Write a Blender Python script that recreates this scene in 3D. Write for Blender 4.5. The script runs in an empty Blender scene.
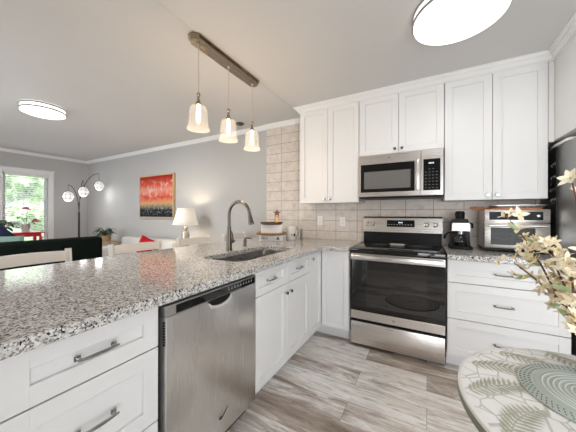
import bpy, bmesh, math, random
from mathutils import Vector, Matrix
random.seed(7)
PI = math.pi
C = bpy.context.scene.collection
SC = bpy.context.scene

# ------------------------------------------------------------------ camera
CAM_H, YAW = 1.2254, math.radians(28.891)
cam_d = bpy.data.cameras.new('camera')
cam_d.sensor_width = 36.0
cam_d.lens = 36.0 * 252.41 / 576
cam_d.shift_y = -1.92 / 576
cam_d.clip_start = 0.02
cam = bpy.data.objects.new('camera', cam_d)
cam.matrix_world = (Matrix.Translation((0, 0, CAM_H)) @ Matrix.Rotation(YAW, 4, 'Z')
                    @ Matrix.Rotation(PI / 2, 4, 'X') @ Matrix.Rotation(math.radians(0.154), 4, 'Z'))
C.objects.link(cam)
SC.camera = cam
# ------------------------------------------------------------------ world, exposure
SC.view_settings.view_transform = 'Standard'
SC.view_settings.look = 'None'
SC.view_settings.gamma = 1
SC.view_settings.exposure = 0.0
w = bpy.data.worlds.new('sky')
SC.world = w
w.use_nodes = True
bg = w.node_tree.nodes['Background']
bg.inputs['Color'].default_value = (0.86, 0.93, 1.0, 1)
bg.inputs['Strength'].default_value = 4.2


def area(name, loc, rot, sx, sy, power, col=(1, 1, 1)):
    d = bpy.data.lights.new(name, 'AREA')
    d.shape = 'RECTANGLE'
    d.size, d.size_y = sx, sy
    d.energy = power
    d.color = col
    o = bpy.data.objects.new(name, d)
    o.location = loc
    o.rotation_euler = rot
    C.objects.link(o)
    return o


# added fill at two invented rear openings, then daylight of the left window
area('fill_rear', (-4.3, -1.22, 1.25), (PI / 2, 0, 0), 3.2, 1.9, 34, (1, 0.98, 0.95))
area('fill_kitchen', (1.0, -0.55, 0.88), (PI / 2, 0, 0), 1.25, 1.5, 37, (0.97, 0.985, 1.0))
area('daylight_left', (-7.0, 1.95, 1.3), (0, -PI / 2, 0), 1.5, 0.7, 3, (0.95, 0.98, 1.0))


sun_d = bpy.data.lights.new('sun', 'SUN')
sun_d.energy = 7
sun_d.angle = 0.01
sun = bpy.data.objects.new('sun', sun_d)
sun.rotation_euler = (math.radians(-12), math.radians(50), 0)   # shines towards -X, onto the trees outside
C.objects.link(sun)


# ------------------------------------------------------------------ materials
def mat(name, col, rough=0.5, metal=0.0, spec=0.5, emit=None, es=0.0, trans=0.0, ior=1.45, alpha=1.0, coat=0.0):
    m = bpy.data.materials.new(name)
    m.use_nodes = True
    b = m.node_tree.nodes['Principled BSDF']
    b.inputs['Base Color'].default_value = (*col, 1)
    b.inputs['Roughness'].default_value = rough
    b.inputs['Metallic'].default_value = metal
    b.inputs['Specular IOR Level'].default_value = spec
    b.inputs['IOR'].default_value = ior
    b.inputs['Transmission Weight'].default_value = trans
    b.inputs['Coat Weight'].default_value = coat
    b.inputs['Alpha'].default_value = alpha
    if emit:
        b.inputs['Emission Color'].default_value = (*emit, 1)
        b.inputs['Emission Strength'].default_value = es
    return m


class NT:
    """small helper around a node tree"""
    def __init__(s, m):
        s.t = m.node_tree
        s.b = s.t.nodes['Principled BSDF']
        s.co = s.t.nodes.new('ShaderNodeTexCoord')

    def n(s, kind, **kw):
        x = s.t.nodes.new(kind)
        for k, v in kw.items():
            setattr(x, k, v)
        return x

    def l(s, a, b):
        s.t.links.new(a, b)

    def mapping(s, scale=(1, 1, 1), loc=(0, 0, 0), rot=(0, 0, 0), src='Object'):
        x = s.n('ShaderNodeMapping')
        x.inputs['Scale'].default_value = scale
        x.inputs['Location'].default_value = loc
        x.inputs['Rotation'].default_value = rot
        s.l(s.co.outputs[src], x.inputs['Vector'])
        return x.outputs['Vector']

    def noise(s, vec, scale, detail=4, rough=0.55, dist=0.0):
        x = s.n('ShaderNodeTexNoise')
        x.inputs['Scale'].default_value = scale
        x.inputs['Detail'].default_value = detail
        x.inputs['Roughness'].default_value = rough
        x.inputs['Distortion'].default_value = dist
        s.l(vec, x.inputs['Vector'])
        return x.outputs['Fac']

    def ramp(s, fac, stops, interp='LINEAR'):
        x = s.n('ShaderNodeValToRGB')
        x.color_ramp.interpolation = interp
        els = x.color_ramp.elements
        while len(els) < len(stops):
            els.new(0.5)
        for e, (p, c) in zip(els, stops):
            e.position = p
            e.color = (*c, 1) if len(c) == 3 else c
        s.l(fac, x.inputs['Fac'])
        return x.outputs['Color']

    def mix(s, fac, a, b, mode='MIX'):
        x = s.n('ShaderNodeMix', data_type='RGBA', blend_type=mode)
        for sock, v in ((x.inputs[0], fac), (x.inputs[6], a), (x.inputs[7], b)):
            if isinstance(v, (int, float)):
                sock.default_value = v
            elif isinstance(v, tuple):
                sock.default_value = (*v, 1)
            else:
                s.l(v, sock)
        return x.outputs[2]

    def math(s, op, a, b=0.0, c=0.0):
        x = s.n('ShaderNodeMath', operation=op)
        for i, v in enumerate((a, b, c)):
            if isinstance(v, (int, float)):
                x.inputs[i].default_value = v
            else:
                s.l(v, x.inputs[i])
        return x.outputs[0]

    def bump(s, h, strength=0.2, dist=0.01):
        x = s.n('ShaderNodeBump')
        x.inputs['Strength'].default_value = strength
        x.inputs['Distance'].default_value = dist
        s.l(h, x.inputs['Height'])
        s.l(x.outputs['Normal'], s.b.inputs['Normal'])

    def base(s, c):
        s.l(c, s.b.inputs['Base Color'])


def wall_paint(name, col, rough=0.6):
    m = mat(name, col, rough, spec=0.3)
    q = NT(m)
    v = q.mapping()
    q.base(q.mix(q.noise(v, 1.2, 3), tuple(c * 0.97 for c in col), tuple(min(1, c * 1.03) for c in col)))
    q.bump(q.noise(v, 220, 2), 0.04, 0.002)
    return m


def m_granite():
    m = mat('speckled_granite', (0.7, 0.68, 0.65), 0.085, spec=0.42)
    q = NT(m)
    v = q.mapping()
    base = q.ramp(q.noise(v, 75, 6, 0.7), [(0.36, (0.30, 0.295, 0.29)), (0.46, (0.55, 0.535, 0.515)), (0.56, (0.70, 0.685, 0.66)), (0.7, (0.50, 0.45, 0.42))])
    vo = q.n('ShaderNodeTexVoronoi')
    vo.inputs['Scale'].default_value = 185
    q.l(v, vo.inputs['Vector'])
    cell = q.n('ShaderNodeSeparateColor')
    q.l(vo.outputs['Color'], cell.inputs['Color'])
    dark = q.ramp(cell.outputs[0], [(0.0, (1, 1, 1)), (0.125, (1, 1, 1)), (0.135, (0, 0, 0)), (1.0, (0, 0, 0))], 'CONSTANT')
    grey = q.ramp(cell.outputs[1], [(0.0, (1, 1, 1)), (0.22, (0, 0, 0))], 'CONSTANT')
    white = q.ramp(cell.outputs[2], [(0.0, (1, 1, 1)), (0.25, (0, 0, 0))], 'CONSTANT')
    c = q.mix(white, base, (0.78, 0.77, 0.755))
    c = q.mix(grey, c, (0.27, 0.26, 0.26))
    c = q.mix(dark, c, (0.022, 0.021, 0.023))
    q.base(c)
    return m


def m_floor():
    m = mat('grey_wood_planks', (0.5, 0.45, 0.4), 0.42, spec=0.35)
    q = NT(m)
    v = q.mapping()
    br = q.n('ShaderNodeTexBrick')
    br.offset = 0.37
    br.inputs['Scale'].default_value = 1
    br.inputs['Brick Width'].default_value = 1.22
    br.inputs['Row Height'].default_value = 0.182
    br.inputs['Mortar Size'].default_value = 0.0012
    br.inputs['Mortar Smooth'].default_value = 0.2
    br.inputs['Color1'].default_value = (0, 0, 0, 1)
    br.inputs['Color2'].default_value = (1, 1, 1, 1)
    br.inputs['Mortar'].default_value = (0.5, 0.5, 0.5, 1)
    q.l(v, br.inputs['Vector'])
    sep = q.n('ShaderNodeSeparateColor')
    q.l(br.outputs['Color'], sep.inputs['Color'])
    tone = sep.outputs[0]
    off = q.n('ShaderNodeCombineXYZ')
    q.l(q.math('MULTIPLY', tone, 7.0), off.inputs['X'])
    q.l(q.math('MULTIPLY', tone, 3.0), off.inputs['Z'])
    add = q.n('ShaderNodeVectorMath', operation='ADD')
    q.l(v, add.inputs[0])
    q.l(off.outputs[0], add.inputs[1])
    mp = q.n('ShaderNodeMapping')
    mp.inputs['Scale'].default_value = (1.5, 8, 1)
    q.l(add.outputs[0], mp.inputs['Vector'])
    g1 = q.noise(mp.outputs['Vector'], 1.3, 8, 0.68, 0.9)
    mp2 = q.n('ShaderNodeMapping')
    mp2.inputs['Scale'].default_value = (5, 45, 1)
    q.l(add.outputs[0], mp2.inputs['Vector'])
    g2 = q.noise(mp2.outputs['Vector'], 1.6, 6, 0.7, 0.6)
    mp3 = q.n('ShaderNodeMapping')
    mp3.inputs['Scale'].default_value = (2.2, 26, 1)
    q.l(add.outputs[0], mp3.inputs['Vector'])
    g3 = q.noise(mp3.outputs['Vector'], 2.2, 9, 0.72, 1.6)
    dark = q.mix(q.math('MULTIPLY', q.math('SUBTRACT', g1, 0.36), 3.2), (0.30, 0.235, 0.19), (0.66, 0.58, 0.51))
    pale = q.mix(q.math('MULTIPLY', q.math('SUBTRACT', g1, 0.40), 4.0), (0.76, 0.71, 0.66), (0.92, 0.91, 0.89))
    sel = q.ramp(q.math('ADD', q.math('MULTIPLY', tone, 0.55), q.math('MULTIPLY', g1, 0.9)), [(0.52, (0, 0, 0)), (0.74, (1, 1, 1))])
    ss = q.n('ShaderNodeSeparateColor')
    q.l(sel, ss.inputs['Color'])
    c = q.mix(ss.outputs[0], dark, pale)
    c = q.mix(1.0, c, q.ramp(g2, [(0.34, (0.76, 0.72, 0.69)), (0.5, (1, 1, 1)), (0.7, (1.08, 1.08, 1.08))]), 'MULTIPLY')
    crack = q.ramp(g3, [(0.35, (0.34, 0.28, 0.24)), (0.41, (0.80, 0.77, 0.74)), (0.45, (1, 1, 1))])
    c = q.mix(0.75, c, crack, 'MULTIPLY')
    mort = q.n('ShaderNodeMix', data_type='RGBA')
    q.l(br.outputs['Fac'], mort.inputs[0])
    q.l(c, mort.inputs[6])
    mort.inputs[7].default_value = (0.20, 0.16, 0.14, 1)
    q.base(mort.outputs[2])
    q.bump(g2, 0.08, 0.003)
    return m


def m_tile():
    m = mat('stone_tile', (0.66, 0.61, 0.56), 0.38, spec=0.4)
    q = NT(m)
    v = q.mapping(rot=(PI / 2, 0, 0), loc=(0.985, 0.0, 0))   # x stays, z becomes y
    sepv = q.n('ShaderNodeSeparateXYZ')
    q.l(q.co.outputs['Object'], sepv.inputs[0])
    cx = q.n('ShaderNodeCombineXYZ')
    q.l(q.math('ADD', sepv.outputs['X'], 12 * 0.2585 + 0.979), cx.inputs['X'])
    q.l(q.math('SUBTRACT', sepv.outputs['Z'], 0.886), cx.inputs['Y'])
    br = q.n('ShaderNodeTexBrick')
    br.offset = 0.0
    br.inputs['Scale'].default_value = 1
    br.inputs['Brick Width'].default_value = 0.2585
    br.inputs['Row Height'].default_value = 0.1305
    br.inputs['Mortar Size'].default_value = 0.0028
    br.inputs['Mortar Smooth'].default_value = 0.1
    br.inputs['Color1'].default_value = (0, 0, 0, 1)
    br.inputs['Color2'].default_value = (1, 1, 1, 1)
    q.l(cx.outputs[0], br.inputs['Vector'])
    sc = q.n('ShaderNodeSeparateColor')
    q.l(br.outputs['Color'], sc.inputs['Color'])
    vv = q.mapping()
    mott = q.ramp(q.noise(vv, 12, 8, 0.75, 0.6), [(0.32, (0.52, 0.455, 0.41)), (0.48, (0.67, 0.605, 0.55)), (0.66, (0.76, 0.70, 0.65))])
    c = q.mix(q.math('MULTIPLY', sc.outputs[0], 0.35), mott, (0.60, 0.55, 0.51))
    g = q.n('ShaderNodeMix', data_type='RGBA')
    q.l(br.outputs['Fac'], g.inputs[0])
    q.l(c, g.inputs[6])
    g.inputs[7].default_value = (0.30, 0.25, 0.215, 1)
    q.base(g.outputs[2])
    q.bump(q.math('SUBTRACT', 1.0, br.outputs['Fac']), 0.35, 0.003)
    return m


def m_steel(name='brushed_steel', col=(0.68, 0.665, 0.645), rough=0.3, vertical=True, streak=(90, 90, 1.2)):
    m = mat(name, col, rough, metal=1.0)
    q = NT(m)
    v = q.mapping(scale=streak)
    nz = q.noise(v, 3, 4, 0.6)
    q.l(q.ramp(nz, [(0.3, (rough - 0.05,) * 3), (0.7, (rough + 0.07,) * 3)]), q.b.inputs['Roughness'])
    v2 = q.mapping(scale=(3, 3, 1.2))
    q.base(q.mix(q.noise(v2, 2.0, 4, 0.6), tuple(c * 0.90 for c in col), tuple(min(1, c * 1.08) for c in col)))
    return m


def m_wood(name, a, b, scale=(2, 30, 30), rough=0.5):
    m = mat(name, a, rough)
    q = NT(m)
    q.base(q.ramp(q.noise(q.mapping(scale=scale), 1.5, 6, 0.65, 0.8), [(0.35, a), (0.65, b)]))
    return m


def m_fabric(name, a, b, scale=120, rough=0.9):
    m = mat(name, a, rough, spec=0.15)
    q = NT(m)
    n = q.noise(q.mapping(), scale, 3)
    q.base(q.mix(n, a, b))
    q.bump(n, 0.25, 0.003)
    return m


def m_leaf(name, a, b):
    m = mat(name, a, 0.45)
    q = NT(m)
    q.base(q.ramp(q.noise(q.mapping(), 14, 3), [(0.35, a), (0.65, b)]))
    return m


def m_painting():
    m = mat('abstract_poppy_paint', (0.6, 0.1, 0.05), 0.7, spec=0.1)
    q = NT(m)
    sep = q.n('ShaderNodeSeparateXYZ')
    q.l(q.co.outputs['Object'], sep.inputs[0])
    v = q.mapping(scale=(7, 1, 7))
    n1 = q.noise(v, 1.2, 6, 0.65, 0.6)
    n2 = q.noise(q.mapping(scale=(26, 1, 9)), 1.0, 5, 0.7, 0.8)
    zz = q.math('ADD', sep.outputs['Z'], q.math('MULTIPLY', q.math('SUBTRACT', n2, 0.5), 0.16))
    t = q.math('DIVIDE', zz, 0.78)
    c = q.ramp(t, [(0.0, (0.012, 0.014, 0.02)), (0.2, (0.02, 0.03, 0.04)), (0.29, (0.26, 0.22, 0.14)), (0.36, (0.62, 0.34, 0.16)),
                   (0.5, (0.62, 0.06, 0.03)), (0.68, (0.72, 0.30, 0.22)), (0.8, (0.62, 0.10, 0.05)), (0.97, (0.36, 0.03, 0.02))])
    splash = q.ramp(n1, [(0.5, (0, 0, 0)), (0.66, (1, 1, 1))])
    sm = q.n('ShaderNodeSeparateColor')
    q.l(splash, sm.inputs['Color'])
    up = q.ramp(t, [(0.4, (0, 0, 0)), (0.6, (1, 1, 1)), (0.82, (1, 1, 1)), (0.95, (0, 0, 0))])
    su = q.n('ShaderNodeSeparateColor')
    q.l(up, su.inputs['Color'])
    c = q.mix(q.math('MULTIPLY', q.math('MULTIPLY', sm.outputs[0], su.outputs[0]), 0.85), c, (0.80, 0.70, 0.64))
    n3 = q.noise(q.mapping(scale=(30, 1, 24), loc=(3, 0, 1)), 1.0, 3, 0.6)
    fl = q.ramp(n3, [(0.56, (0, 0, 0)), (0.62, (1, 1, 1))])
    sf = q.n('ShaderNodeSeparateColor')
    q.l(fl, sf.inputs['Color'])
    low = q.ramp(t, [(0.05, (0, 0, 0)), (0.15, (1, 1, 1)), (0.3, (1, 1, 1)), (0.42, (0, 0, 0))])
    sl = q.n('ShaderNodeSeparateColor')
    q.l(low, sl.inputs['Color'])
    c = q.mix(q.math('MULTIPLY', q.math('MULTIPLY', sf.outputs[0], sl.outputs[0]), 0.5), c, (0.70, 0.66, 0.58))
    q.base(c)
    q.bump(n2, 0.3, 0.004)
    return m


M = dict(
    cab=wall_paint('white_cabinet_lacquer', (0.80, 0.80, 0.80), 0.38),
    wall=wall_paint('light_grey_wall_paint', (0.50, 0.492, 0.482)),
    ceil=wall_paint('ceiling_paint', (0.61, 0.605, 0.60), 0.8),
    trim=wall_paint('white_trim_paint', (0.80, 0.80, 0.80), 0.4),
    granite=m_granite(), floor=m_floor(), tile=m_tile(),
    steel=m_steel(), steelh=m_steel('brushed_steel_horizontal', (0.70, 0.665, 0.63), 0.30, streak=(1.2, 90, 90)),
    sinksteel=m_steel('sink_steel', (0.50, 0.49, 0.48), 0.3, streak=(40, 3, 40)),
    chrome=mat('chrome', (0.40, 0.40, 0.40), 0.16, 1.0),
    nickel=m_steel('brushed_nickel', (0.17, 0.15, 0.13), 0.28, streak=(60, 60, 2)),
    bronze=m_steel('warm_nickel', (0.34, 0.28, 0.21), 0.25, streak=(60, 2, 60)),
    greysteel=m_steel('grey_console_steel', (0.46, 0.455, 0.45), 0.35),
    black=mat('black_plastic', (0.010, 0.010, 0.011), 0.4, spec=0.2),
    blackglass=mat('black_glass', (0.006, 0.006, 0.007), 0.04, spec=0.6),
    ovenglass=mat('dark_oven_glass', (0.006, 0.006, 0.007), 0.02, spec=0.9),
    ovenwin=mat('oven_window_glass', (0.016, 0.014, 0.014), 0.02, spec=1.0),
    toastwin=mat('toaster_door_glass', (0.02, 0.021, 0.02), 0.12, spec=0.15),
    mwwin=mat('microwave_window_mesh', (0.16, 0.155, 0.15), 0.12),
    mark=mat('pale_printed_marks', (0.7, 0.7, 0.7), 0.5),
    digits=mat('glowing_clock_digits', (0.6, 0.8, 0.9), 0.5, emit=(0.75, 0.9, 1.0), es=0.5),
    glass=mat('clear_glass', (1, 1, 1), 0.02, trans=1.0, ior=1.45),
    shadeglass=mat('seeded_shade_glass', (1, 0.97, 0.92), 0.08, spec=0.6, alpha=0.075),
    diffuser=mat('lit_white_diffuser', (0.9, 0.9, 0.9), 0.5, emit=(1.0, 0.985, 0.96), es=1.25),
    globe=mat('lit_paper_globe', (0.9, 0.9, 0.9), 0.7, emit=(1, 0.98, 0.95), es=0.45),
    filament=mat('glowing_bulb', (1, 0.8, 0.5), 0.5, emit=(1.0, 0.80, 0.52), es=6.0),
    shade=mat('lit_pleated_shade', (0.85, 0.8, 0.72), 0.8, emit=(1.0, 0.90, 0.76), es=0.3),
    white=mat('white_plastic', (0.8, 0.8, 0.79), 0.4),
    ceramic=mat('white_ceramic', (0.82, 0.81, 0.79), 0.2),
    chair=wall_paint('cream_white_chair_paint', (0.91, 0.88, 0.85), 0.4),
    darkmetal=mat('dark_bronze_metal', (0.05, 0.045, 0.04), 0.35, 0.8),
    sofa=m_fabric('dark_green_velvet', (0.0015, 0.004, 0.003), (0.003, 0.007, 0.0055)),
    sofaw=m_fabric('off_white_upholstery', (0.62, 0.61, 0.59), (0.70, 0.69, 0.67)),
    red=m_fabric('red_cushion_cloth', (0.36, 0.010, 0.012), (0.44, 0.015, 0.018)),
    redpaint=mat('red_lacquer', (0.62, 0.03, 0.045), 0.35),
    spathe=mat('dark_red_spathe', (0.36, 0.008, 0.016), 0.35),
    cordm=mat('pale_lamp_cord', (0.55, 0.49, 0.42), 0.4),
    ringm=mat('grey_lamp_ring', (0.22, 0.21, 0.20), 0.4),
    dimmark=mat('dim_printed_marks', (0.22, 0.22, 0.22), 0.5),
    pocket=mat('polished_pocket_lip', (0.72, 0.71, 0.70), 0.25, 0.3),
    navy=m_fabric('navy_cushion_cloth', (0.010, 0.014, 0.035), (0.018, 0.022, 0.05)),
    teal=m_fabric('grey_green_cushion_cloth', (0.16, 0.26, 0.23), (0.22, 0.33, 0.29)),
    leafd=m_leaf('dark_green_leaf', (0.012, 0.035, 0.014), (0.04, 0.09, 0.03)),
    leafm=m_leaf('green_leaf', (0.05, 0.16, 0.03), (0.12, 0.28, 0.07)),
    leafp=m_leaf('pale_green_leaf', (0.30, 0.42, 0.20), (0.42, 0.52, 0.30)),
    petal=m_leaf('cream_petal', (0.86, 0.74, 0.50), (0.93, 0.86, 0.68)),
    petalc=m_leaf('ochre_petal_base', (0.60, 0.42, 0.16), (0.72, 0.55, 0.26)),
    twig=m_wood('red_brown_twig', (0.10, 0.035, 0.02), (0.20, 0.08, 0.045)),
    woodd=m_wood('dark_stained_wood', (0.07, 0.04, 0.025), (0.15, 0.085, 0.05)),
    woodm=m_wood('brown_bead_wood', (0.24, 0.13, 0.06), (0.40, 0.24, 0.12)),
    woodl=m_wood('pale_frame_wood', (0.50, 0.36, 0.20), (0.62, 0.47, 0.28)),
    woodo=m_wood('orange_brown_wood', (0.42, 0.13, 0.04), (0.58, 0.22, 0.08)),
    amber=mat('amber_glass', (0.75, 0.42, 0.12), 0.1, emit=(0.9, 0.45, 0.1), es=0.25),
    rust=mat('rust_red_metal', (0.22, 0.05, 0.025), 0.45),
    basket=m_wood('tan_basket', (0.34, 0.22, 0.11), (0.52, 0.36, 0.2), (30, 30, 60)),
    greyboard=mat('grey_slate_panel', (0.22, 0.20, 0.19), 0.5),
    fridge=m_steel('dark_fridge_steel', (0.36, 0.36, 0.355), 0.42),
    fridgeblack=mat('black_fridge_back_and_gap', (0.015, 0.015, 0.016), 0.4),
    rim=mat('grey_green_table_rim', (0.20, 0.21, 0.16), 0.4),
    inlay=m_leaf('sage_leaf_inlay', (0.36, 0.37, 0.27), (0.50, 0.50, 0.40)),
    sage=m_fabric('sage_woven_mat', (0.42, 0.46, 0.42), (0.52, 0.56, 0.51), 300),
    stitch=mat('dark_green_stitch', (0.06, 0.09, 0.07), 0.8),
    tray=mat('aluminium_tray', (0.72, 0.71, 0.70), 0.3, 1.0),
    bark=m_wood('bark', (0.09, 0.06, 0.04), (0.16, 0.12, 0.09)),
    lawn=m_leaf('lawn_grass', (0.10, 0.20, 0.05), (0.18, 0.30, 0.09)),
    rugd=m_fabric('charcoal_rug', (0.03, 0.03, 0.03), (0.05, 0.05, 0.05)),
    rugl=m_fabric('pale_rug_braid', (0.55, 0.53, 0.5), (0.66, 0.64, 0.6)),
    canvas=m_painting(),
)


def m_tabletop():
    m = mat('crackled_white_tabletop', (0.8, 0.8, 0.76), 0.22)
    q = NT(m)
    v = q.mapping(scale=(1, 1, 0.01))
    vo = q.n('ShaderNodeTexVoronoi', feature='DISTANCE_TO_EDGE')
    vo.inputs['Scale'].default_value = 21
    q.l(v, vo.inputs['Vector'])
    q.base(q.ramp(vo.outputs['Distance'], [(0.0, (0.56, 0.57, 0.53)), (0.03, (0.64, 0.65, 0.61)), (0.05, (0.86, 0.86, 0.845))]))
    return m


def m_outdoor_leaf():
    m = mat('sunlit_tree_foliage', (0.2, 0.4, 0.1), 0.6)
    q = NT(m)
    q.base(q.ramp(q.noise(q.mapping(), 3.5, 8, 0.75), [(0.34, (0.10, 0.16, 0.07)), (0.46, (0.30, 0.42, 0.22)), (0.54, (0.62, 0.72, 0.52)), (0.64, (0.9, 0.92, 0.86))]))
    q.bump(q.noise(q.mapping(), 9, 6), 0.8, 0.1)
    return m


M['top'] = m_tabletop()
M['foliage'] = m_outdoor_leaf()


# ------------------------------------------------------------------ mesh builder
class MB:
    def __init__(s):
        s.bm = bmesh.new()

    def box(s, x0, x1, y0, y1, z0, z1, bev=0.0, seg=1, rot=None, piv=None):
        r = bmesh.ops.create_cube(s.bm, size=1)
        vs = r['verts']
        for v in vs:
            v.co = Vector(((x0 + x1) / 2 + v.co.x * (x1 - x0), (y0 + y1) / 2 + v.co.y * (y1 - y0), (z0 + z1) / 2 + v.co.z * (z1 - z0)))
        if bev > 0:
            es = list({e for v in vs for e in v.link_edges})
            rr = bmesh.ops.bevel(s.bm, geom=es, offset=bev, segments=seg, affect='EDGES', profile=0.5)
            vs = list({v for f in rr['faces'] for v in f.verts} | {v for v in vs if v.is_valid})
        if rot is not None:
            pv = Vector(piv if piv else ((x0 + x1) / 2, (y0 + y1) / 2, (z0 + z1) / 2))
            for v in vs:
                v.co = pv + rot @ (v.co - pv)
        return s

    def ring(s, c, ax, ay, r, n):
        return [s.bm.verts.new(Vector(c) + ax * (r * math.cos(2 * PI * k / n)) + ay * (r * math.sin(2 * PI * k / n))) for k in range(n)]

    def bridge(s, a, b):
        n = len(a)
        for k in range(n):
            s.bm.faces.new((a[k], a[(k + 1) % n], b[(k + 1) % n], b[k]))

    def tube(s, pts, r, n=10, caps=True, flat=1.0):
        pts = [Vector(p) for p in pts]
        rs = r if isinstance(r, (list, tuple)) else [r] * len(pts)
        prev = None
        ref = None
        first = None
        for i, p in enumerate(pts):
            d = (pts[min(i + 1, len(pts) - 1)] - pts[max(i - 1, 0)]).normalized()
            if ref is None:
                ref = Vector((0, 0, 1)) if abs(d.z) < 0.9 else Vector((1, 0, 0))
                ax = d.cross(ref).normalized()
            else:
                ax = (ax - d * ax.dot(d)).normalized()
            ay = d.cross(ax).normalized() * flat
            rg = s.ring(p, ax, ay, rs[i], n)
            if prev:
                s.bridge(prev, rg)
            else:
                first = rg
            prev = rg
        if caps:
            s.bm.faces.new(first[::-1])
            s.bm.faces.new(prev)
        return s

    def cyl(s, p0, p1, r0, r1=None, n=20):
        return s.tube([p0, p1], [r0, r0 if r1 is None else r1], n)

    def lathe(s, prof, c=(0, 0, 0), n=32, rot=None):
        """prof: (radius, height) list; r = 0 closes to a point"""
        c = Vector(c)
        prev = None
        R = rot or Matrix.Identity(3)
        for r, z in prof:
            if r < 1e-6:
                cur = [s.bm.verts.new(c + R @ Vector((0, 0, z)))]
            else:
                cur = [s.bm.verts.new(c + R @ Vector((r * math.cos(2 * PI * k / n), r * math.sin(2 * PI * k / n), z))) for k in range(n)]
            if prev:
                if len(prev) == 1 and len(cur) > 1:
                    for k in range(n):
                        s.bm.faces.new((prev[0], cur[(k + 1) % n], cur[k]))
                elif len(cur) == 1 and len(prev) > 1:
                    for k in range(n):
                        s.bm.faces.new((prev[k], prev[(k + 1) % n], cur[0]))
                elif len(cur) > 1:
                    s.bridge(prev, cur)
            prev = cur
        return s

    def ball(s, c, r, sc=(1, 1, 1), n=16, m=10, rot=None):
        prof = [(math.sin(PI * k / m) * r, -math.cos(PI * k / m) * r) for k in range(m + 1)]
        prof[0] = (0, -r)
        prof[-1] = (0, r)
        before = set(s.bm.verts)
        s.lathe(prof, (0, 0, 0), n)
        for v in set(s.bm.verts) - before:
            p = Vector((v.co.x * sc[0], v.co.y * sc[1], v.co.z * sc[2]))
            v.co = Vector(c) + (rot @ p if rot else p)
        return s

    def prism(s, pts, z0, z1):
        a = [s.bm.verts.new((x, y, z0)) for x, y in pts]
        b = [s.bm.verts.new((x, y, z1)) for x, y in pts]
        s.bridge(a, b)
        s.bm.faces.new(a[::-1])
        s.bm.faces.new(b)
        return s

    def prism_xz(s, pts, y0, y1):
        a = [s.bm.verts.new((x, y0, z)) for x, z in pts]
        b = [s.bm.verts.new((x, y1, z)) for x, z in pts]
        s.bridge(a, b)
        s.bm.faces.new(a[::-1])
        s.bm.faces.new(b)
        return s

    def prism_yz(s, pts, x0, x1):
        a = [s.bm.verts.new((x0, y, z)) for y, z in pts]
        b = [s.bm.verts.new((x1, y, z)) for y, z in pts]
        s.bridge(a, b)
        s.bm.faces.new(a[::-1])
        s.bm.faces.new(b)
        return s

    def sweep(s, prof, path):
        """prof: (out, z) closed profile; path: list of (x, y) with the outside on the right hand; mitred"""
        P = [Vector((x, y)) for x, y in path]
        rings = []
        for i, p in enumerate(P):
            def nrm(a, b):
                d = (b - a).normalized()
                return Vector((d.y, -d.x))
            ns = []
            if i > 0:
                ns.append(nrm(P[i - 1], p))
            if i < len(P) - 1:
                ns.append(nrm(p, P[i + 1]))
            if len(ns) == 2:
                m_ = (ns[0] + ns[1]).normalized()
                k = 1 / max(0.2, m_.dot(ns[0]))
            else:
                m_, k = ns[0], 1
            rings.append([s.bm.verts.new((p.x + m_.x * k * o, p.y + m_.y * k * o, z)) for o, z in prof])
        for a, b in zip(rings, rings[1:]):
            s.bridge(a, b)
        s.bm.faces.new(rings[0][::-1])
        s.bm.faces.new(rings[-1])
        return s

    def leaf(s, base, d, up, L, W, bend=0.3, n=5, fold=0.15, shape=None):
        d = Vector(d).normalized()
        up = Vector(up)
        side = d.cross(up)
        if side.length < 1e-4:
            side = Vector((1, 0, 0))
        side.normalize()
        up = side.cross(d).normalized()
        rows = []
        for i in range(n + 1):
            t = i / n
            wdt = W * 0.5 * (math.sin(PI * min(1, t * 0.92 + 0.06)) ** 0.8 if shape is None else shape(t))
            c = Vector(base) + d * (L * t) - up * (bend * L * t * t)
            rows.append([s.bm.verts.new(c - side * wdt + up * fold * wdt), s.bm.verts.new(c), s.bm.verts.new(c + side * wdt + up * fold * wdt)])
        for a, b in zip(rows, rows[1:]):
            s.bm.faces.new((a[0], a[1], b[1], b[0]))
            s.bm.faces.new((a[1], a[2], b[2], b[1]))
        return s

    def build(s, name, material, parent=None, smooth=True, ang=0.6):
        bm = s.bm
        bmesh.ops.recalc_face_normals(bm, faces=bm.faces)
        if smooth:
            for f in bm.faces:
                f.smooth = True
            for e in bm.edges:
                if len(e.link_faces) == 2 and e.calc_face_angle(0) > ang:
                    e.smooth = False
        me = bpy.data.meshes.new(name)
        bm.to_mesh(me)
        bm.free()
        o = bpy.data.objects.new(name, me)
        me.materials.append(material)
        C.objects.link(o)
        if parent is not None:
            o.parent = parent
        return o


def tag(o, label, cat, group=None):
    o['label'] = label
    o['category'] = cat
    if group:
        o['group'] = group
    return o


def thing(name, label, cat, loc=(0, 0, 0), rz=0.0, group=None):
    o = bpy.data.objects.new(name, None)
    o.empty_display_size = 0.1
    C.objects.link(o)
    o.location = loc
    o.rotation_euler = (0, 0, rz)
    return tag(o, label, cat, group)


def struct(o):
    o['kind'] = 'structure'
    return o


def dup(root, loc, rz=0.0, label=None):
    def cp(o, par):
        c = o.copy()
        C.objects.link(c)
        c.parent = par
        for ch in o.children:
            cp(ch, c)
        return c
    kids = list(root.children)
    r = root.copy()
    C.objects.link(r)
    r.location = loc
    r.rotation_euler = (0, 0, rz)
    if label:
        r['label'] = label
    for k in kids:
        cp(k, r)
    return r


def box1(name, material, parent, *a, **k):
    return MB().box(*a, **k).build(name, material, parent)


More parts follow.
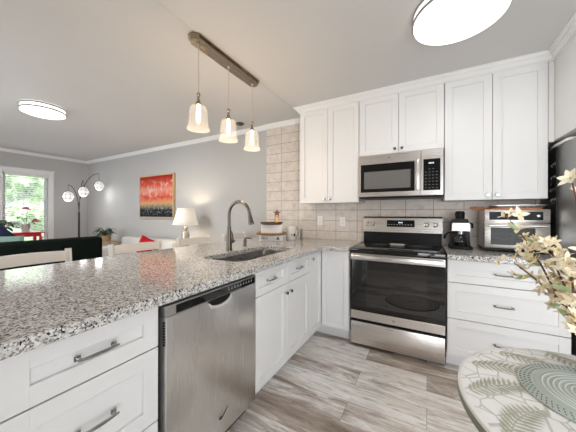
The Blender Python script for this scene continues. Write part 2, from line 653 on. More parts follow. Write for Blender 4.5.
# ------------------------------------------------------------------ the room
H = 2.48
YW = 3.0          # kitchen / picture wall
XL = -7.17        # window wall
XR = 1.75
YR = -1.3
struct(box1('floor', M['floor'], None, XL, XR, YR, YW, -0.05, 0.0))
mb = MB()
mb.box(-1.40, XR, YR, YW, H, H + 0.06)
mb.box(XL, -1.404, YR, YW, H + 0.002, H + 0.06)
struct(mb.build('ceiling', M['ceil']))
struct(box1('wall_back', M['wall'], None, XL - 0.1, XR + 0.1, YW, YW + 0.1, -0.05, H + 0.06))
struct(box1('backsplash', M['tile'], None, -2.0, 0.855, YW - 0.012, YW - 0.0005, 0.9145, H))
struct(box1('wall_right', M['wall'], None, XR, XR + 0.1, YR - 0.1, YW + 0.1, -0.05, H + 0.06))


def holed_wall(name, axis, pos, t, a0, a1, z0, z1, h):
    """wall slab with one rectangular hole h=(b0,b1,c0,c1); axis 'x' -> plane x = pos"""
    mb = MB()
    for (p0, p1, q0, q1) in ((a0, h[0], z0, z1), (h[1], a1, z0, z1), (h[0], h[1], z0, h[2]), (h[0], h[1], h[3], z1)):
        if p1 - p0 < 1e-4 or q1 - q0 < 1e-4:
            continue
        if axis == 'x':
            mb.box(pos, pos + t, p0, p1, q0, q1)
        else:
            mb.box(p0, p1, pos, pos + t, q0, q1)
    return struct(mb.build(name, M['wall']))


WIN = (1.60, 2.27, 0.45, 2.04)
holed_wall('wall_left', 'x', XL - 0.12, 0.12, YR - 0.1, YW, -0.05, H + 0.06, WIN)
REAR_FILL = (-5.9, -2.7, 0.3, 2.2)  # unseen opening, added to let fill light into the living room
holed_wall('wall_front', 'y', YR - 0.1, 0.1, XL, -1.5, -0.05, H + 0.06, REAR_FILL)
KITCHEN_FILL = (0.35, 1.65, 0.0, 2.1)  # unseen glass door opening, added for front fill in the kitchen
holed_wall('wall_kitchen', 'y', -0.7, 0.1, -1.5, XR, -0.05, H + 0.06, KITCHEN_FILL)
struct(box1('wall_return', M['wall'], None, -1.6, -1.5, YR - 0.1, -0.6, -0.05, H + 0.06))

# window in the left wall
mb = MB()
y0, y1, z0, z1 = WIN
mb.box(XL - 0.09, XL - 0.05, y0, y0 + 0.05, z0, z1).box(XL - 0.09, XL - 0.05, y1 - 0.05, y1, z0, z1)
mb.box(XL - 0.09, XL - 0.05, y0, y1, z0, z0 + 0.05).box(XL - 0.09, XL - 0.05, y0, y1, z1 - 0.05, z1)
wn = struct(mb.build('window_1', M['trim']))
MB().box(XL - 0.073, XL - 0.069, y0 + 0.04, y1 - 0.04, z0 + 0.04, z1 - 0.04).build('pane', M['glass'], wn)
mb = MB()
for a in ((y0 - 0.09, y0), (y1, y1 + 0.09)):
    mb.box(XL, XL + 0.022, a[0], a[1], z0 - 0.06, z1 + 0.085, 0.004)
mb.box(XL, XL + 0.022, y0, y1, z1, z1 + 0.085, 0.004)
mb.box(XL, XL + 0.04, y0 - 0.10, y1 + 0.10, z1 + 0.075, z1 + 0.10, 0.004)
mb.box(XL, XL + 0.045, y0 - 0.10, y1 + 0.10, z0 - 0.05, z0, 0.004)
mb.build('window_casing', M['trim'], wn)
bl = thing('window_blind', 'white horizontal slat blind hanging in the living room window', 'blind', (XL + 0.01, (y0 + y1) / 2, z0))
hw = (y1 - y0) / 2 - 0.01
MB().box(-0.04, 0.02, -hw, hw, z1 - z0 - 0.05, z1 - z0 - 0.004, 0.004).build('head_rail', M['white'], bl)
mb = MB()
k = 0.04
while k < z1 - z0 - 0.06:
    mb.box(-0.033, 0.013, -hw, hw, k - 0.0018, k + 0.0018, rot=Matrix.Rotation(0.32, 3, 'Y'))
    k += 0.043
mb.build('slats', M['white'], bl, smooth=False)
mb = MB()
for yy in (-hw * 0.6, hw * 0.6):
    mb.cyl((-0.01, yy, 0.03), (-0.01, yy, z1 - z0 - 0.03), 0.0016, n=6)
mb.build('ladder_cord', M['white'], bl)
MB().box(-0.03, 0.01, -hw, hw, 0.004, 0.03, 0.004).build('bottom_rail', M['white'], bl)

# framed, glazed openings added behind the viewpoint for fill light
for nm, (x0, x1, za, zb), yy in (('added_opening_rear', REAR_FILL, YR - 0.06), ('added_opening_kitchen', KITCHEN_FILL, -0.66)):
    mb = MB()
    for a, b in ((x0, x0 + 0.06), (x1 - 0.06, x1), ((x0 + x1) / 2 - 0.03, (x0 + x1) / 2 + 0.03)):
        mb.box(a, b, yy - 0.02, yy + 0.02, za, zb)
    for a, b in ((za, za + 0.06), (zb - 0.06, zb)):
        mb.box(x0, x1, yy - 0.019, yy + 0.019, a, b)
    wo = struct(mb.build(nm, M['trim']))
    MB().box(x0 + 0.05, x1 - 0.05, yy - 0.003, yy + 0.003, za + 0.05, zb - 0.05).build('pane', M['glass'], wo)

# crown mouldings
CR = [(0, H - 0.058), (0.008, H - 0.058), (0.010, H - 0.048), (0.026, H - 0.032), (0.040, H - 0.018), (0.046, H - 0.010), (0.050, H - 0.0005), (0, H - 0.0005)]
CRT = [(a + 0.0, b) for a, b in CR]
CK = [(0, H - 0.066), (0.010, H - 0.066), (0.010, H - 0.056), (0.016, H - 0.056), (0.034, H - 0.032), (0.034, H - 0.025), (0.042, H - 0.025), (0.050, H - 0.012), (0.050, H - 0.008), (0.060, H - 0.008), (0.060, H - 0.0005), (0, H - 0.0005)]
struct(MB().sweep(CR, [(XL, YR), (XL, YW), (-2.0, YW)]).build('trim_1', M['trim']))
struct(MB().sweep(CR, [(-2.0, YW - 0.013), (-1.325, YW - 0.013)]).build('trim_2', M['trim']))
struct(MB().sweep(CK, [(-1.327, YW - 0.014), (-1.327, 2.69), (0.858, 2.69), (0.858, 2.205), (1.745, 2.205)]).build('trim_3', M['trim']))
# baseboards
BB = [(0, 0), (0.014, 0), (0.014, 0.085), (0.008, 0.1), (0, 0.1)]
struct(MB().sweep(BB, [(XL, YR), (XL, YW), (-1.64, YW)]).build('baseboard_left', M['trim']))
struct(MB().sweep(BB, [(XR, -0.6), (-1.5, -0.6)]).build('baseboard_front', M['trim']))
# knee wall carrying the bar side of the peninsula
struct(box1('wall_peninsula', M['wall'], None, -1.64, -1.54, 0.14, YW, 0, 0.872))

# ------------------------------------------------------------------ cabinets
FT = 0.02


def shaker(mb, x0, x1, z0, z1, rail=0.058, y=0.0):
    """door / drawer front, outer face at y, 20 mm thick, recessed flat panel"""
    b = 0.0012
    mb.box(x0, x0 + rail, y, y + FT, z0, z1, b)
    mb.box(x1 - rail, x1, y, y + FT, z0, z1, b)
    mb.box(x0 + rail - 0.001, x1 - rail + 0.001, y, y + FT, z1 - rail, z1, b)
    mb.box(x0 + rail - 0.001, x1 - rail + 0.001, y, y + FT, z0, z0 + rail, b)
    mb.box(x0 + rail - 0.002, x1 - rail + 0.002, y + 0.0125, y + FT - 0.001, z0 + rail - 0.002, z1 - rail + 0.002)
    return mb


def knob(parent, x, z, y=0.0):
    R = Matrix.Rotation(PI / 2, 3, 'X')
    MB().lathe([(0, 0), (0.0055, 0), (0.005, 0.012), (0.012, 0.016), (0.0145, 0.021), (0.012, 0.027), (0, 0.028)], (x, y, z), 16, R).build('knob', M['chrome'], parent)


def pull(parent, x, z, L=0.115, y=0.0):
    mb = MB()
    for sx in (-1, 1):
        mb.cyl((x + sx * L * 0.42, y + 0.001, z), (x + sx * L * 0.42, y - 0.020, z), 0.005, 0.004, 10)
        mb.box(x + sx * L * 0.44 - 0.009, x + sx * L * 0.44 + 0.009, y - 0.003, y, z - 0.008, z + 0.008, 0.001)
    pts = []
    for k in range(9):
        t = -1 + 2 * k / 8
        pts.append((x + t * L / 2, y - 0.020 - 0.005 * (1 - t * t), z))
    mb.tube(pts, [0.004 + 0.0018 * (1 - abs(-1 + 2 * k / 8)) for k in range(9)], 8)
    mb.build('handle', M['chrome'], parent)


def carcass(root, w, d, z0=0.115, z1=0.872, toe=0.06, y=FT + 0.012, left=True, right=True):
    """open-topped case made of panels plus toe kick"""
    t = 0.017
    mb = MB()
    mb.box(0.0, t, y, d, z0, z1)
    mb.box(w - t, w, y, d, z0, z1)
    mb.box(t, w - t, y, d, z0, z0 + t)
    mb.box(t, w - t, d - 0.012, d, z0, z1)
    mb.box(t, w - t, y + 0.01, y + 0.028, z1 - 0.03, z1)
    mb.build('carcass', M['cab'], root)
    mb = MB()
    mb.box(0, w, y + toe, y + toe + 0.018, 0.001, z0)
    mb.box(0, 0.018, y + toe + 0.018, d - 0.02, 0.001, z0)
    mb.box(w - 0.018, w, y + toe + 0.018, d - 0.02, 0.001, z0)
    mb.build('toe_kick', M['cab'], root)


def drawer(root, x0, x1, z0, z1, y=0.0):
    p = shaker(MB(), x0, x1, z0, z1, y=y).build('drawer', M['cab'], root)
    pull(p, (x0 + x1) / 2, (z0 + z1) / 2, y=y)
    # drawer box behind its front
    return p


def door(root, x0, x1, z0, z1, kx=None, kz=None, y=0.0):
    p = shaker(MB(), x0, x1, z0, z1, y=y).build('door', M['cab'], root)
    if kx is not None:
        knob(p, kx, kz, y)
    return p


PX = -0.925      # peninsula cabinet face
RZ = PI / 2      # cabinet front turned towards +X
# drawer base at the near end of the peninsula: local x -> world Y
w0 = 0.465
a = thing('drawer_cabinet', 'white three drawer base cabinet to the left of the dishwasher', 'cabinet', (PX, 0.162, 0), RZ)
carcass(a, w0, 0.60)
MB().box(0, 0.034, 0.0, FT, 0.118, 0.868, 0.001).build('filler', M['cab'], a)
drawer(a, 0.037, w0 - 0.004, 0.7065, 0.868)
drawer(a, 0.037, w0 - 0.004, 0.4175, 0.7015)
drawer(a, 0.037, w0 - 0.004, 0.118, 0.4125)
# sink base
w1 = 0.832
a = thing('sink_cabinet', 'white base cabinet under the sink with two drawers and two doors', 'cabinet', (PX, 1.254, 0), RZ)
carcass(a, w1, 0.60)
hw = w1 / 2
pA = shaker(MB(), 0.003, hw - 0.002, 0.706, 0.868, 0.05).build('drawer', M['cab'], a)
pull(pA, hw / 2 - 0.02, 0.787, 0.105)
pB = shaker(MB(), hw + 0.002, w1 - 0.003, 0.706, 0.868, 0.05).build('drawer', M['cab'], a)
pull(pB, hw * 1.5 - 0.01, 0.787, 0.105)
door(a, 0.003, hw - 0.002, 0.118, 0.7015, hw - 0.035, 0.64)
door(a, hw + 0.002, w1 - 0.003, 0.118, 0.7015, hw + 0.032, 0.64)
# blind corner with two doors that meet in the corner
w2 = 2.998 - 2.088
a = thing('corner_cabinet', 'white corner base cabinet with two tall doors meeting beside the range', 'cabinet', (PX, 2.088, 0), RZ)
mb = MB()
mb.box(0, 0.017, 0.022, 0.60, 0.115, 0.872).box(0.017, w2 - 0.02, 0.583, 0.60, 0.115, 0.872)
mb.box(w2 - 0.02, w2 - 0.002, 0.0, 0.60, 0.115, 0.872)
mb.box(w2 - 0.02, w2 - 0.002, -0.278, 0.0, 0.115, 0.872)
mb.box(0.31, w2 - 0.02, -0.278, -0.262, 0.115, 0.872)
mb.box(0.017, w2 - 0.02, 0.022, 0.583, 0.115, 0.132)
mb.box(0.31, w2 - 0.02, -0.262, 0.022, 0.115, 0.132)
mb.build('carcass', M['cab'], a)
MB().box(0, 0.37, 0.09, 0.108, 0.001, 0.115).box(0.37, 0.388, -0.278, 0.108, 0.001, 0.115).build('toe_kick', M['cab'], a)
p = shaker(MB(), 0.003, 0.279, 0.118, 0.868, 0.05).build('door', M['cab'], a)
knob(p, 0.04, 0.815)
# the second leaf faces -Y: built in the rotated local frame (local -y = world +X, local x = world +Y)
mb = MB()
dx, L = 0.282, 0.275
def lbox(u0, u1, z0, z1, d0=0.0, d1=FT, b=0.0018):
    mb.box(dx + d0, dx + d1, -u1, -u0, z0, z1, b)
lbox(0.003, 0.053, 0.118, 0.868)
lbox(L - 0.05, L, 0.118, 0.868)
lbox(0.052, L - 0.049, 0.818, 0.868)
lbox(0.052, L - 0.049, 0.118, 0.168)
lbox(0.05, L - 0.048, 0.166, 0.82, 0.0125, FT - 0.001, 0)
mb.build('door', M['cab'], a)

# drawer base right of the range (faces -Y)
w3 = 0.84 - 0.139
a = thing('drawer_cabinet', 'white three drawer base cabinet under the toaster oven right of the range', 'cabinet', (0.139, 2.37, 0))
carcass(a, w3, 0.625)
drawer(a, 0.003, w3 - 0.003, 0.6935, 0.868)
drawer(a, 0.003, w3 - 0.003, 0.4095, 0.6885)
drawer(a, 0.003, w3 - 0.003, 0.118, 0.4045)


def upper(label, x0, x1, z0, z1, kn=True):
    a = thing('upper_cabinet', label, 'cabinet', (x0, 2.69, z0))
    w, h = x1 - x0, z1 - z0
    d = YW - 0.014 - 2.69
    MB().box(0.0, w, FT + 0.002, d, 0.0, h + 0.045, 0.001).build('carcass', M['cab'], a)
    m_ = w / 2
    door(a, 0.003, m_ - 0.002, 0.0, h, m_ - 0.032, 0.04)
    door(a, m_ + 0.002, w - 0.003, 0.0, h, m_ + 0.032, 0.04)
    return a


upper('white two door wall cabinet left of the microwave', -1.326, -0.632, 1.353, 2.422)
upper('short white two door wall cabinet above the microwave', -0.631, 0.134, 1.832, 2.422)
upper('white two door wall cabinet above the toaster oven', 0.135, 0.822, 1.353, 2.422)
# filler + over-fridge cabinet whose side panel shows on the right
a = thing('fridge_cabinet', 'deep white cabinet high above the refrigerator with a plain side panel', 'cabinet', (0.823, 2.985, 1.79))
MB().box(0.035, 0.92, -0.78, 0, 0.01, 0.685, 0.001).build('carcass', M['cab'], a)
MB().box(0, 0.034, -0.29, 0, 0, 0.63, 0.001).build('filler', M['cab'], a)
p = MB()
for k in range(2):
    sh = p.box(0.04 + k * 0.44, 0.475 + k * 0.44, -0.80, -0.781, 0.02, 0.61, 0.002)
p.build('door', M['cab'], a)

# ------------------------------------------------------------------ granite worktops
CT0, CT1 = 0.875, 0.914
SX0, SX1, SY0, SY1 = -1.42, -1.055, 1.27, 2.06


def rounded(x0, x1, y0, y1, r, n=6):
    pts = []
    for cx, cy, a0 in ((x1 - r, y1 - r, 0), (x0 + r, y1 - r, PI / 2), (x0 + r, y0 + r, PI), (x1 - r, y0 + r, 1.5 * PI)):
        for k in range(n + 1):
            a_ = a0 + PI / 2 * k / n
            pts.append((cx + r * math.cos(a_), cy + r * math.sin(a_)))
    return pts


def slab_with_hole(name, outer, hole, z0, z1, material):
    bm = bmesh.new()
    def loop(pts):
        vs = [bm.verts.new((x, y, z1)) for x, y in pts]
        return [bm.edges.new((vs[i], vs[(i + 1) % len(vs)])) for i in range(len(vs))]
    es = loop(outer)
    if hole:
        es += loop(hole)
    bmesh.ops.triangle_fill(bm, use_beauty=True, use_dissolve=False, edges=es)
    r = bmesh.ops.extrude_face_region(bm, geom=list(bm.faces))
    for v in r['geom']:
        if isinstance(v, bmesh.types.BMVert):
            v.co.z = z0
    bmesh.ops.recalc_face_normals(bm, faces=bm.faces)
    ed = [e for e in bm.edges if len(e.link_faces) == 2 and e.calc_face_angle(0) > 1.0 and abs(e.verts[0].co.z - e.verts[1].co.z) < 1e-5]
    bmesh.ops.bevel(bm, geom=ed, offset=0.004, segments=2, affect='EDGES', profile=0.5)
    m_ = MB()
    m_.bm.free()
    m_.bm = bm
    return m_.build(name, material, None, False)


outer = [(-2.03, 0.12), (-0.883, 0.12), (-0.883, 2.315), (-0.868, 2.33), (-0.637, 2.33), (-0.637, 2.987), (-2.03, 2.987)]
top = slab_with_hole('granite_worktop', outer, rounded(SX0, SX1, SY0, SY1, 0.07), CT0, CT1, M['granite'])
tag(top, 'speckled granite peninsula worktop with the sink cut into it', 'worktop')
top2 = slab_with_hole('granite_worktop', [(0.139, 2.33), (0.85, 2.33), (0.85, 2.987), (0.139, 2.987)], None, CT0, CT1, M['granite'])
tag(top2, 'short granite worktop under the toaster oven and coffee maker', 'worktop')

# ------------------------------------------------------------------ sink
s = thing('kitchen_sink', 'stainless undermount sink set in the granite peninsula', 'sink', ((SX0 + SX1) / 2, (SY0 + SY1) / 2, 0.70))
hx, hy = (SX1 - SX0) / 2 + 0.004, (SY1 - SY0) / 2 + 0.004
bm_ = MB()
loops = []
for (g, r, z) in ((0.012, 0.08, 0.1735), (0.0, 0.072, 0.1735), (-0.004, 0.07, 0.02), (-0.02, 0.06, 0.003), (-0.12, 0.03, 0.0)):
    loops.append([bm_.bm.verts.new((x, y, z)) for x, y in rounded(-hx - g, hx + g, -hy - g, hy + g, r)])
for p_, q_ in zip(loops, loops[1:]):
    bm_.bridge(p_, q_)
bm_.bm.faces.new(loops[-1])
bm_.build('basin', M['sinksteel'], s)
MB().box(-hx + 0.006, hx - 0.006, 0.12, 0.128, 0.003, 0.11, 0.003).build('divider', M['sinksteel'], s)
MB().lathe([(0, 0.002), (0.03, 0.002), (0.042, 0.004), (0.044, 0.001)], (0, -0.12, 0.0005), 24).build('drain', M['chrome'], s)

f = thing('faucet', 'tall brushed nickel gooseneck faucet behind the sink', 'faucet', (-1.477, 1.639, CT1))
MB().lathe([(0, 0), (0.030, 0), (0.030, 0.006), (0.027, 0.012), (0.0245, 0.06), (0.019, 0.17), (0.0155, 0.21), (0, 0.212)], (0, 0, 0), 24).build('base', M['nickel'], f)
pts = [(0, 0, 0.20), (0, 0, 0.30)]
R_ = 0.108
for k in range(15):
    a_ = PI - (PI * 0.93) * k / 14
    pts.append((R_ + R_ * math.cos(a_), 0, 0.305 + R_ * math.sin(a_)))
MB().tube(pts, 0.0135, 14).build('neck', M['nickel'], f)
e = Vector(pts[-1])
d_ = Vector((0.22, 0, -1)).normalized()
MB().tube([e, e + d_ * 0.03, e + d_ * 0.09, e + d_ * 0.105], [0.0145, 0.016, 0.023, 0.022], 16).build('spray_head', M['nickel'], f)
h_ = MB().cyl((0, 0.015, 0.075), (0, 0.058, 0.075), 0.016, 0.015, 16).build('handle', M['nickel'], f)
MB().tube([(0, 0.05, 0.08), (-0.004, 0.052, 0.11), (-0.01, 0.046, 0.16)], [0.008, 0.007, 0.005], 10, flat=0.6).build('lever', M['nickel'], h_)

f = thing('soap_dispenser', 'small nickel soap dispenser pump behind the sink', 'soap dispenser', (-1.551, 1.947, CT1))
MB().lathe([(0, 0), (0.022, 0), (0.022, 0.006), (0.016, 0.01), (0.014, 0.035), (0.018, 0.04), (0.018, 0.055), (0.010, 0.058), (0.010, 0.082), (0, 0.083)], (0, 0, 0), 20).build('pump', M['nickel'], f)
MB().tube([(0, 0, 0.075), (0.03, 0.01, 0.078), (0.062, 0.02, 0.070)], [0.008, 0.007, 0.005], 10).build('nozzle', M['nickel'], f)

# ------------------------------------------------------------------ dishwasher
d = thing('dishwasher', 'stainless dishwasher built into the peninsula between the white cabinets', 'dishwasher', (PX, 0.634, 0), RZ)
wd = 0.612
MB().box(0.004, wd - 0.004, 0.03, 0.58, 0.105, 0.862).build('tub', M['black'], d)
mb = MB()
mb.box(0.008, wd - 0.006, -0.022, 0.029, 0.108, 0.812, 0.004, 2)
dr = mb.build('door', M['steel'], d)
# console strip
mb = MB()
mb.box(0.006, wd - 0.006, -0.022, 0.028, 0.8125, 0.858, 0.004, 2)
co = mb.build('console', M['greysteel'], d)
MB().box(0.052, wd - 0.022, -0.0245, -0.0222, 0.817, 0.851, 0.0008).build('display_panel', M['blackglass'], co)
mb = MB()
for k in range(9):
    x = 0.36 + k * 0.024
    mb.box(x, x + 0.009, -0.0252, -0.0246, 0.832, 0.836)
    mb.box(x + 0.002, x + 0.006, -0.0252, -0.0246, 0.842, 0.845)
mb.build('button_marks', M['mark'], co, smooth=False)
# pocket handle: bright arched lip around a dark recess
pts = []
for k in range(13):
    t = k / 12
    pts.append((0.225 + 0.155 * t, -0.0235, 0.806 - 0.030 * math.sin(PI * t) ** 0.45))
po = [(0.228, 0.811)] + [(x, z) for x, _, z in pts] + [(0.377, 0.811)]
MB().prism_xz(po, -0.0232, -0.0218).build('handle_recess', M['black'], dr)
MB().tube([(x, -0.027, z - 0.004) for x, y, z in pts], [0.004] + [0.0075] * 11 + [0.004], 10).build('pocket_handle', M['pocket'], dr)
mb = MB()
for k in range(9):
    mb.box(0.0045, 0.0078, -0.016, -0.004, 0.70 + k * 0.011, 0.706 + k * 0.011)
mb.build('side_vent', M['black'], d, smooth=False)
mb = MB()
mb.tube([(0.30, -0.0228, 0.205), (0.315, -0.0228, 0.199), (0.325, -0.0228, 0.206), (0.34, -0.0228, 0.214), (0.362, -0.0228, 0.232)], [0.002, 0.003, 0.002, 0.002, 0.0008], 6)
mb.tube([(0.303, -0.0228, 0.198), (0.312, -0.0228, 0.212), (0.322, -0.0228, 0.200)], [0.0015, 0.002, 0.001], 6)
mb.build('emblem', M['black'], dr)
MB().box(0.004, wd - 0.004, 0.06, 0.08, 0.002, 0.105).build('kick_plate', M['black'], d)

# ------------------------------------------------------------------ range
RX0 = -0.629
r = thing('range', 'stainless electric range with black glass cooktop between the base cabinets', 'oven', (RX0, 2.36, 0))
W = 0.76
MB().box(0.003, W - 0.003, 0.03, 0.615, 0.02, 0.872).build('body', M['black'], r)
mb = MB()
mb.box(0.0, W, -0.018, 0.615, 0.873, 0.912, 0.006, 2)
ck = mb.build('cooktop', M['blackglass'], r)
mb = MB()
for (x, y, q) in ((0.19, 0.16, 0.105), (0.57, 0.16, 0.085), (0.19, 0.42, 0.075), (0.57, 0.42, 0.105), (0.38, 0.30, 0.05)):
    for rr in (q, q * 0.62):
        mb.lathe([(rr - 0.002, 0.9121), (rr - 0.002, 0.9125), (rr, 0.9125), (rr, 0.9121)], (x, y, 0), 40)
mb.build('burner_ring', M['mwwin'], ck)
# oven door
mb = MB()
mb.box(0.002, W - 0.002, -0.004, 0.029, 0.263, 0.868, 0.003)
dr = mb.build('oven_door', M['ovenglass'], r)
for za, zb in ((0.264, 0.338), (0.806, 0.867)):
    MB().box(0.003, W - 0.003, -0.008, -0.0042, za, zb, 0.0015).build('door_band', M['steelh'], dr)
MB().box(0.14, 0.635, -0.0052, -0.0043, 0.385, 0.79, 0.0003).build('window', M['ovenwin'], dr)
mb = MB()
mb.box(0.01, W - 0.01, -0.048, -0.030, 0.818, 0.858, 0.007, 2)
mb.box(0.03, 0.055, -0.03, -0.0082, 0.828, 0.850).box(W - 0.055, W - 0.03, -0.03, -0.0082, 0.828, 0.850)
mb.build('handle', M['steelh'], dr)
MB().lathe([(0, 0), (0.012, 0), (0.012, 0.001), (0.0095, 0.001), (0.0095, 0.0005), (0, 0.0005)], (0.375, -0.0082, 0.30), 24, Matrix.Rotation(PI / 2, 3, 'X')).build('badge', M['greysteel'], dr)
MB().box(0.004, W - 0.004, -0.006, 0.029, 0.032, 0.238, 0.004, 2).build('storage_drawer', M['steelh'], r)
for x in (0.06, W - 0.06):
    for y in (0.09, 0.55):
        MB().cyl((x, y, 0), (x, y, 0.021), 0.018, n=12).build('foot', M['black'], r)
# back guard
mb = MB()
mb.prism_yz([(0.53, 0.9125), (0.612, 0.9125), (0.612, 1.035), (0.535, 1.035)], 0.006, W - 0.006)
mb.build('guard_riser', M['black'], r)
mb = MB()
mb.prism_yz([(0.525, 1.036), (0.612, 1.036), (0.612, 1.192), (0.565, 1.192), (0.550, 1.185)], 0.0, W)
bg_ = mb.build('control_panel', M['steelh'], r)
MB().box(0.0, W, 0.558, 0.613, 1.1922, 1.200, 0.002).build('top_cap', M['black'], r)
tilt = math.atan2(0.025, 0.149)
def face(z):            # y of the slanted panel face at height z
    return 0.525 + (z - 1.036) * 0.025 / 0.149
Rk = Matrix.Rotation(PI / 2 - tilt, 3, 'X')
for x in (0.045, 0.108, 0.625, 0.70):
    MB().lathe([(0.024, 0.0), (0.0245, 0.006), (0.019, 0.009), (0.017, 0.026), (0.014, 0.029), (0, 0.029)], (x, face(1.118), 1.118), 20, Rk).build('knob', M['tray'], bg_)
mb = MB()
zc = 1.128
mb.box(0.248, 0.515, face(zc) - 0.004, face(zc) + 0.003, zc - 0.036, zc + 0.036, 0.001, rot=Matrix.Rotation(-tilt, 3, 'X'))
dp = mb.build('display_panel', M['blackglass'], bg_)
mb = MB()
for i in range(4):
    mb.box(0.362 + i * 0.011, 0.370 + i * 0.011, face(zc) - 0.0055, face(zc) - 0.0042, zc + 0.004, zc + 0.018)
mb.build('clock_digits', M['digits'], dp, smooth=False)
mb = MB()
for i in range(9):
    for j in range(2):
        mb.box(0.262 + i * 0.027, 0.275 + i * 0.027, face(zc) - 0.0062 - 0.001 * j, face(zc) - 0.0042, zc - 0.026 + 0.013 * j, zc - 0.0225 + 0.013 * j)
mb.build('button_marks', M['mark'], dp, smooth=False)

sp = thing('spoon_rest', 'small silver ribbed spoon rest on the black cooktop', 'spoon rest', (-0.262, 2.735, 0.9128))
mb = MB()
loops = []
for (g, z) in ((0.0, 0.0), (0.008, 0.002), (0.016, 0.014), (0.013, 0.015), (0.004, 0.005)):
    loops.append([mb.bm.verts.new((x, y, z)) for x, y in rounded(-0.055 - g, 0.055 + g, -0.035 - g, 0.035 + g, 0.02)])
for p_, q_ in zip(loops, loops[1:]):
    mb.bridge(p_, q_)
mb.bm.faces.new(loops[0][::-1])
mb.bm.faces.new(loops[-1])
mb.build('dish', M['pocket'], sp)
mb = MB()
for k in range(6):
    mb.box(-0.048, 0.048, -0.028 + k * 0.0105, -0.024 + k * 0.0105, 0.005, 0.009)
mb.build('ribs', M['pocket'], sp)

# ------------------------------------------------------------------ microwave
m = thing('microwave', 'stainless over-the-range microwave under the short wall cabinet', 'microwave', (-0.625, 2.655, 1.40))
W = 0.752
MB().box(0.002, W - 0.002, 0.025, 0.33, 0.0, 0.425).build('case', M['black'], m)
mb = MB()
mb.box(0.0, 0.572, -0.004, 0.024, 0.002, 0.424, 0.003)
dr = mb.build('door', M['steelh'], m)
MB().box(0.022, 0.520, -0.0062, -0.0042, 0.048, 0.33, 0.0008).build('door_glass', M['blackglass'], dr)
MB().box(0.055, 0.485, -0.0072, -0.0063, 0.082, 0.255, 0.0003).build('window', M['mwwin'], dr)
mb = MB()
mb.box(0.531, 0.557, -0.045, -0.026, 0.055, 0.335, 0.006, 2)
mb.box(0.536, 0.552, -0.027, -0.0042, 0.07, 0.09).box(0.536, 0.552, -0.027, -0.0042, 0.30, 0.32)
mb.build('handle', M['steelh'], dr)
MB().lathe([(0, 0), (0.010, 0), (0.010, 0.001), (0, 0.001)], (0.29, -0.0042, 0.385), 20, Matrix.Rotation(PI / 2, 3, 'X')).build('badge', M['greysteel'], dr)
cp = MB().box(0.574, W, -0.004, 0.024, 0.002, 0.424, 0.003).build('control_panel', M['steelh'], m)
kp = MB().box(0.592, W - 0.024, -0.0062, -0.0042, 0.048, 0.335, 0.0008).build('keypad', M['blackglass'], cp)
mb = MB()
for j in range(7):
    for i in range(4):
        if j == 6 and i in (0, 3):
            continue
        MB().box(0.606 + i * 0.029, 0.619 + i * 0.029, -0.0068, -0.0063, 0.068 + j * 0.029, 0.072 + j * 0.029).build('button', M['dimmark'], cp)
mb = MB()
for i in range(4):
    mb.box(0.636 + i * 0.011, 0.643 + i * 0.011, -0.0068, -0.0063, 0.290, 0.303)
mb.build('clock_digits', M['digits'], kp, smooth=False)
MB().box(0.01, W - 0.01, 0.0, 0.30, -0.016, -0.0005, 0.002).build('vent_grille', M['black'], m)

# ------------------------------------------------------------------ outlets
for x, z, lb in ((-1.183, 1.145, 'white wall outlet on the tiles below the left wall cabinet, nearer the corner'), (-0.893, 1.135, 'white wall outlet on the tiles just left of the range')):
    o = thing('wall_outlet', lb, 'outlet', (x, YW - 0.0125, z))
    MB().box(-0.036, 0.036, -0.006, 0, -0.058, 0.058, 0.003).build('cover_plate', M['white'], o)
    for zz in (-0.02, 0.02):
        p = MB().box(-0.016, 0.016, -0.008, -0.0062, zz - 0.013, zz + 0.013, 0.001).build('socket', M['ceramic'], o)
        MB().box(-0.007, -0.005, -0.0086, -0.0081, zz - 0.004, zz + 0.005).box(0.005, 0.007, -0.0086, -0.0081, zz - 0.004, zz + 0.005).build('slot', M['black'], p)

# ------------------------------------------------------------------ coffee maker
c = thing('coffee_maker', 'black espresso coffee maker with silver band beside the range', 'coffee maker', (0.263, 2.78, CT1))
MB().box(-0.088, 0.088, -0.075, 0.12, 0.0, 0.03, 0.008, 2).build('drip_base', M['black'], c)
mb = MB()
mb.prism_xz([(-0.078, 0.0305), (0.078, 0.0305), (0.066, 0.24), (0.05, 0.272), (-0.05, 0.272), (-0.066, 0.24)], 0.0, 0.115)
mb.build('housing', M['black'], c)
mb = MB()
mb.prism_xz([(-0.068, 0.165), (0.068, 0.165), (0.064, 0.235), (-0.064, 0.235)], -0.065, -0.0005)
hd = mb.build('brew_head', M['greysteel'], c)
MB().prism_xz([(-0.068, 0.2355), (0.068, 0.2355), (0.05, 0.272), (-0.05, 0.272)], -0.06, -0.0005).build('lid', M['black'], c)
MB().lathe([(0.036, 0.2725), (0.038, 0.30), (0.040, 0.325), (0.030, 0.342), (0, 0.345)], (0, 0.02, 0), 20).build('pressure_cap', M['black'], c)
MB().lathe([(0, 0.0315), (0.042, 0.0315), (0.052, 0.06), (0.05, 0.09), (0.036, 0.112), (0.038, 0.118)], (0, -0.045, 0), 24).build('carafe', M['glass'], c)
MB().lathe([(0, 0.0325), (0.040, 0.0325), (0.049, 0.058), (0, 0.059)], (0, -0.045, 0), 20).build('carafe_coffee', M['black'], c)
MB().lathe([(0.018, 0.13), (0.028, 0.135), (0.030, 0.1645), (0.0, 0.1645)], (0, -0.035, 0), 20).build('filter_holder', M['chrome'], c)
MB().tube([(-0.028, -0.035, 0.150), (-0.10, -0.04, 0.145), (-0.118, -0.04, 0.12), (-0.124, -0.04, 0.09)], [0.007, 0.009, 0.011, 0.010], 10).build('portafilter_handle', M['black'], c)
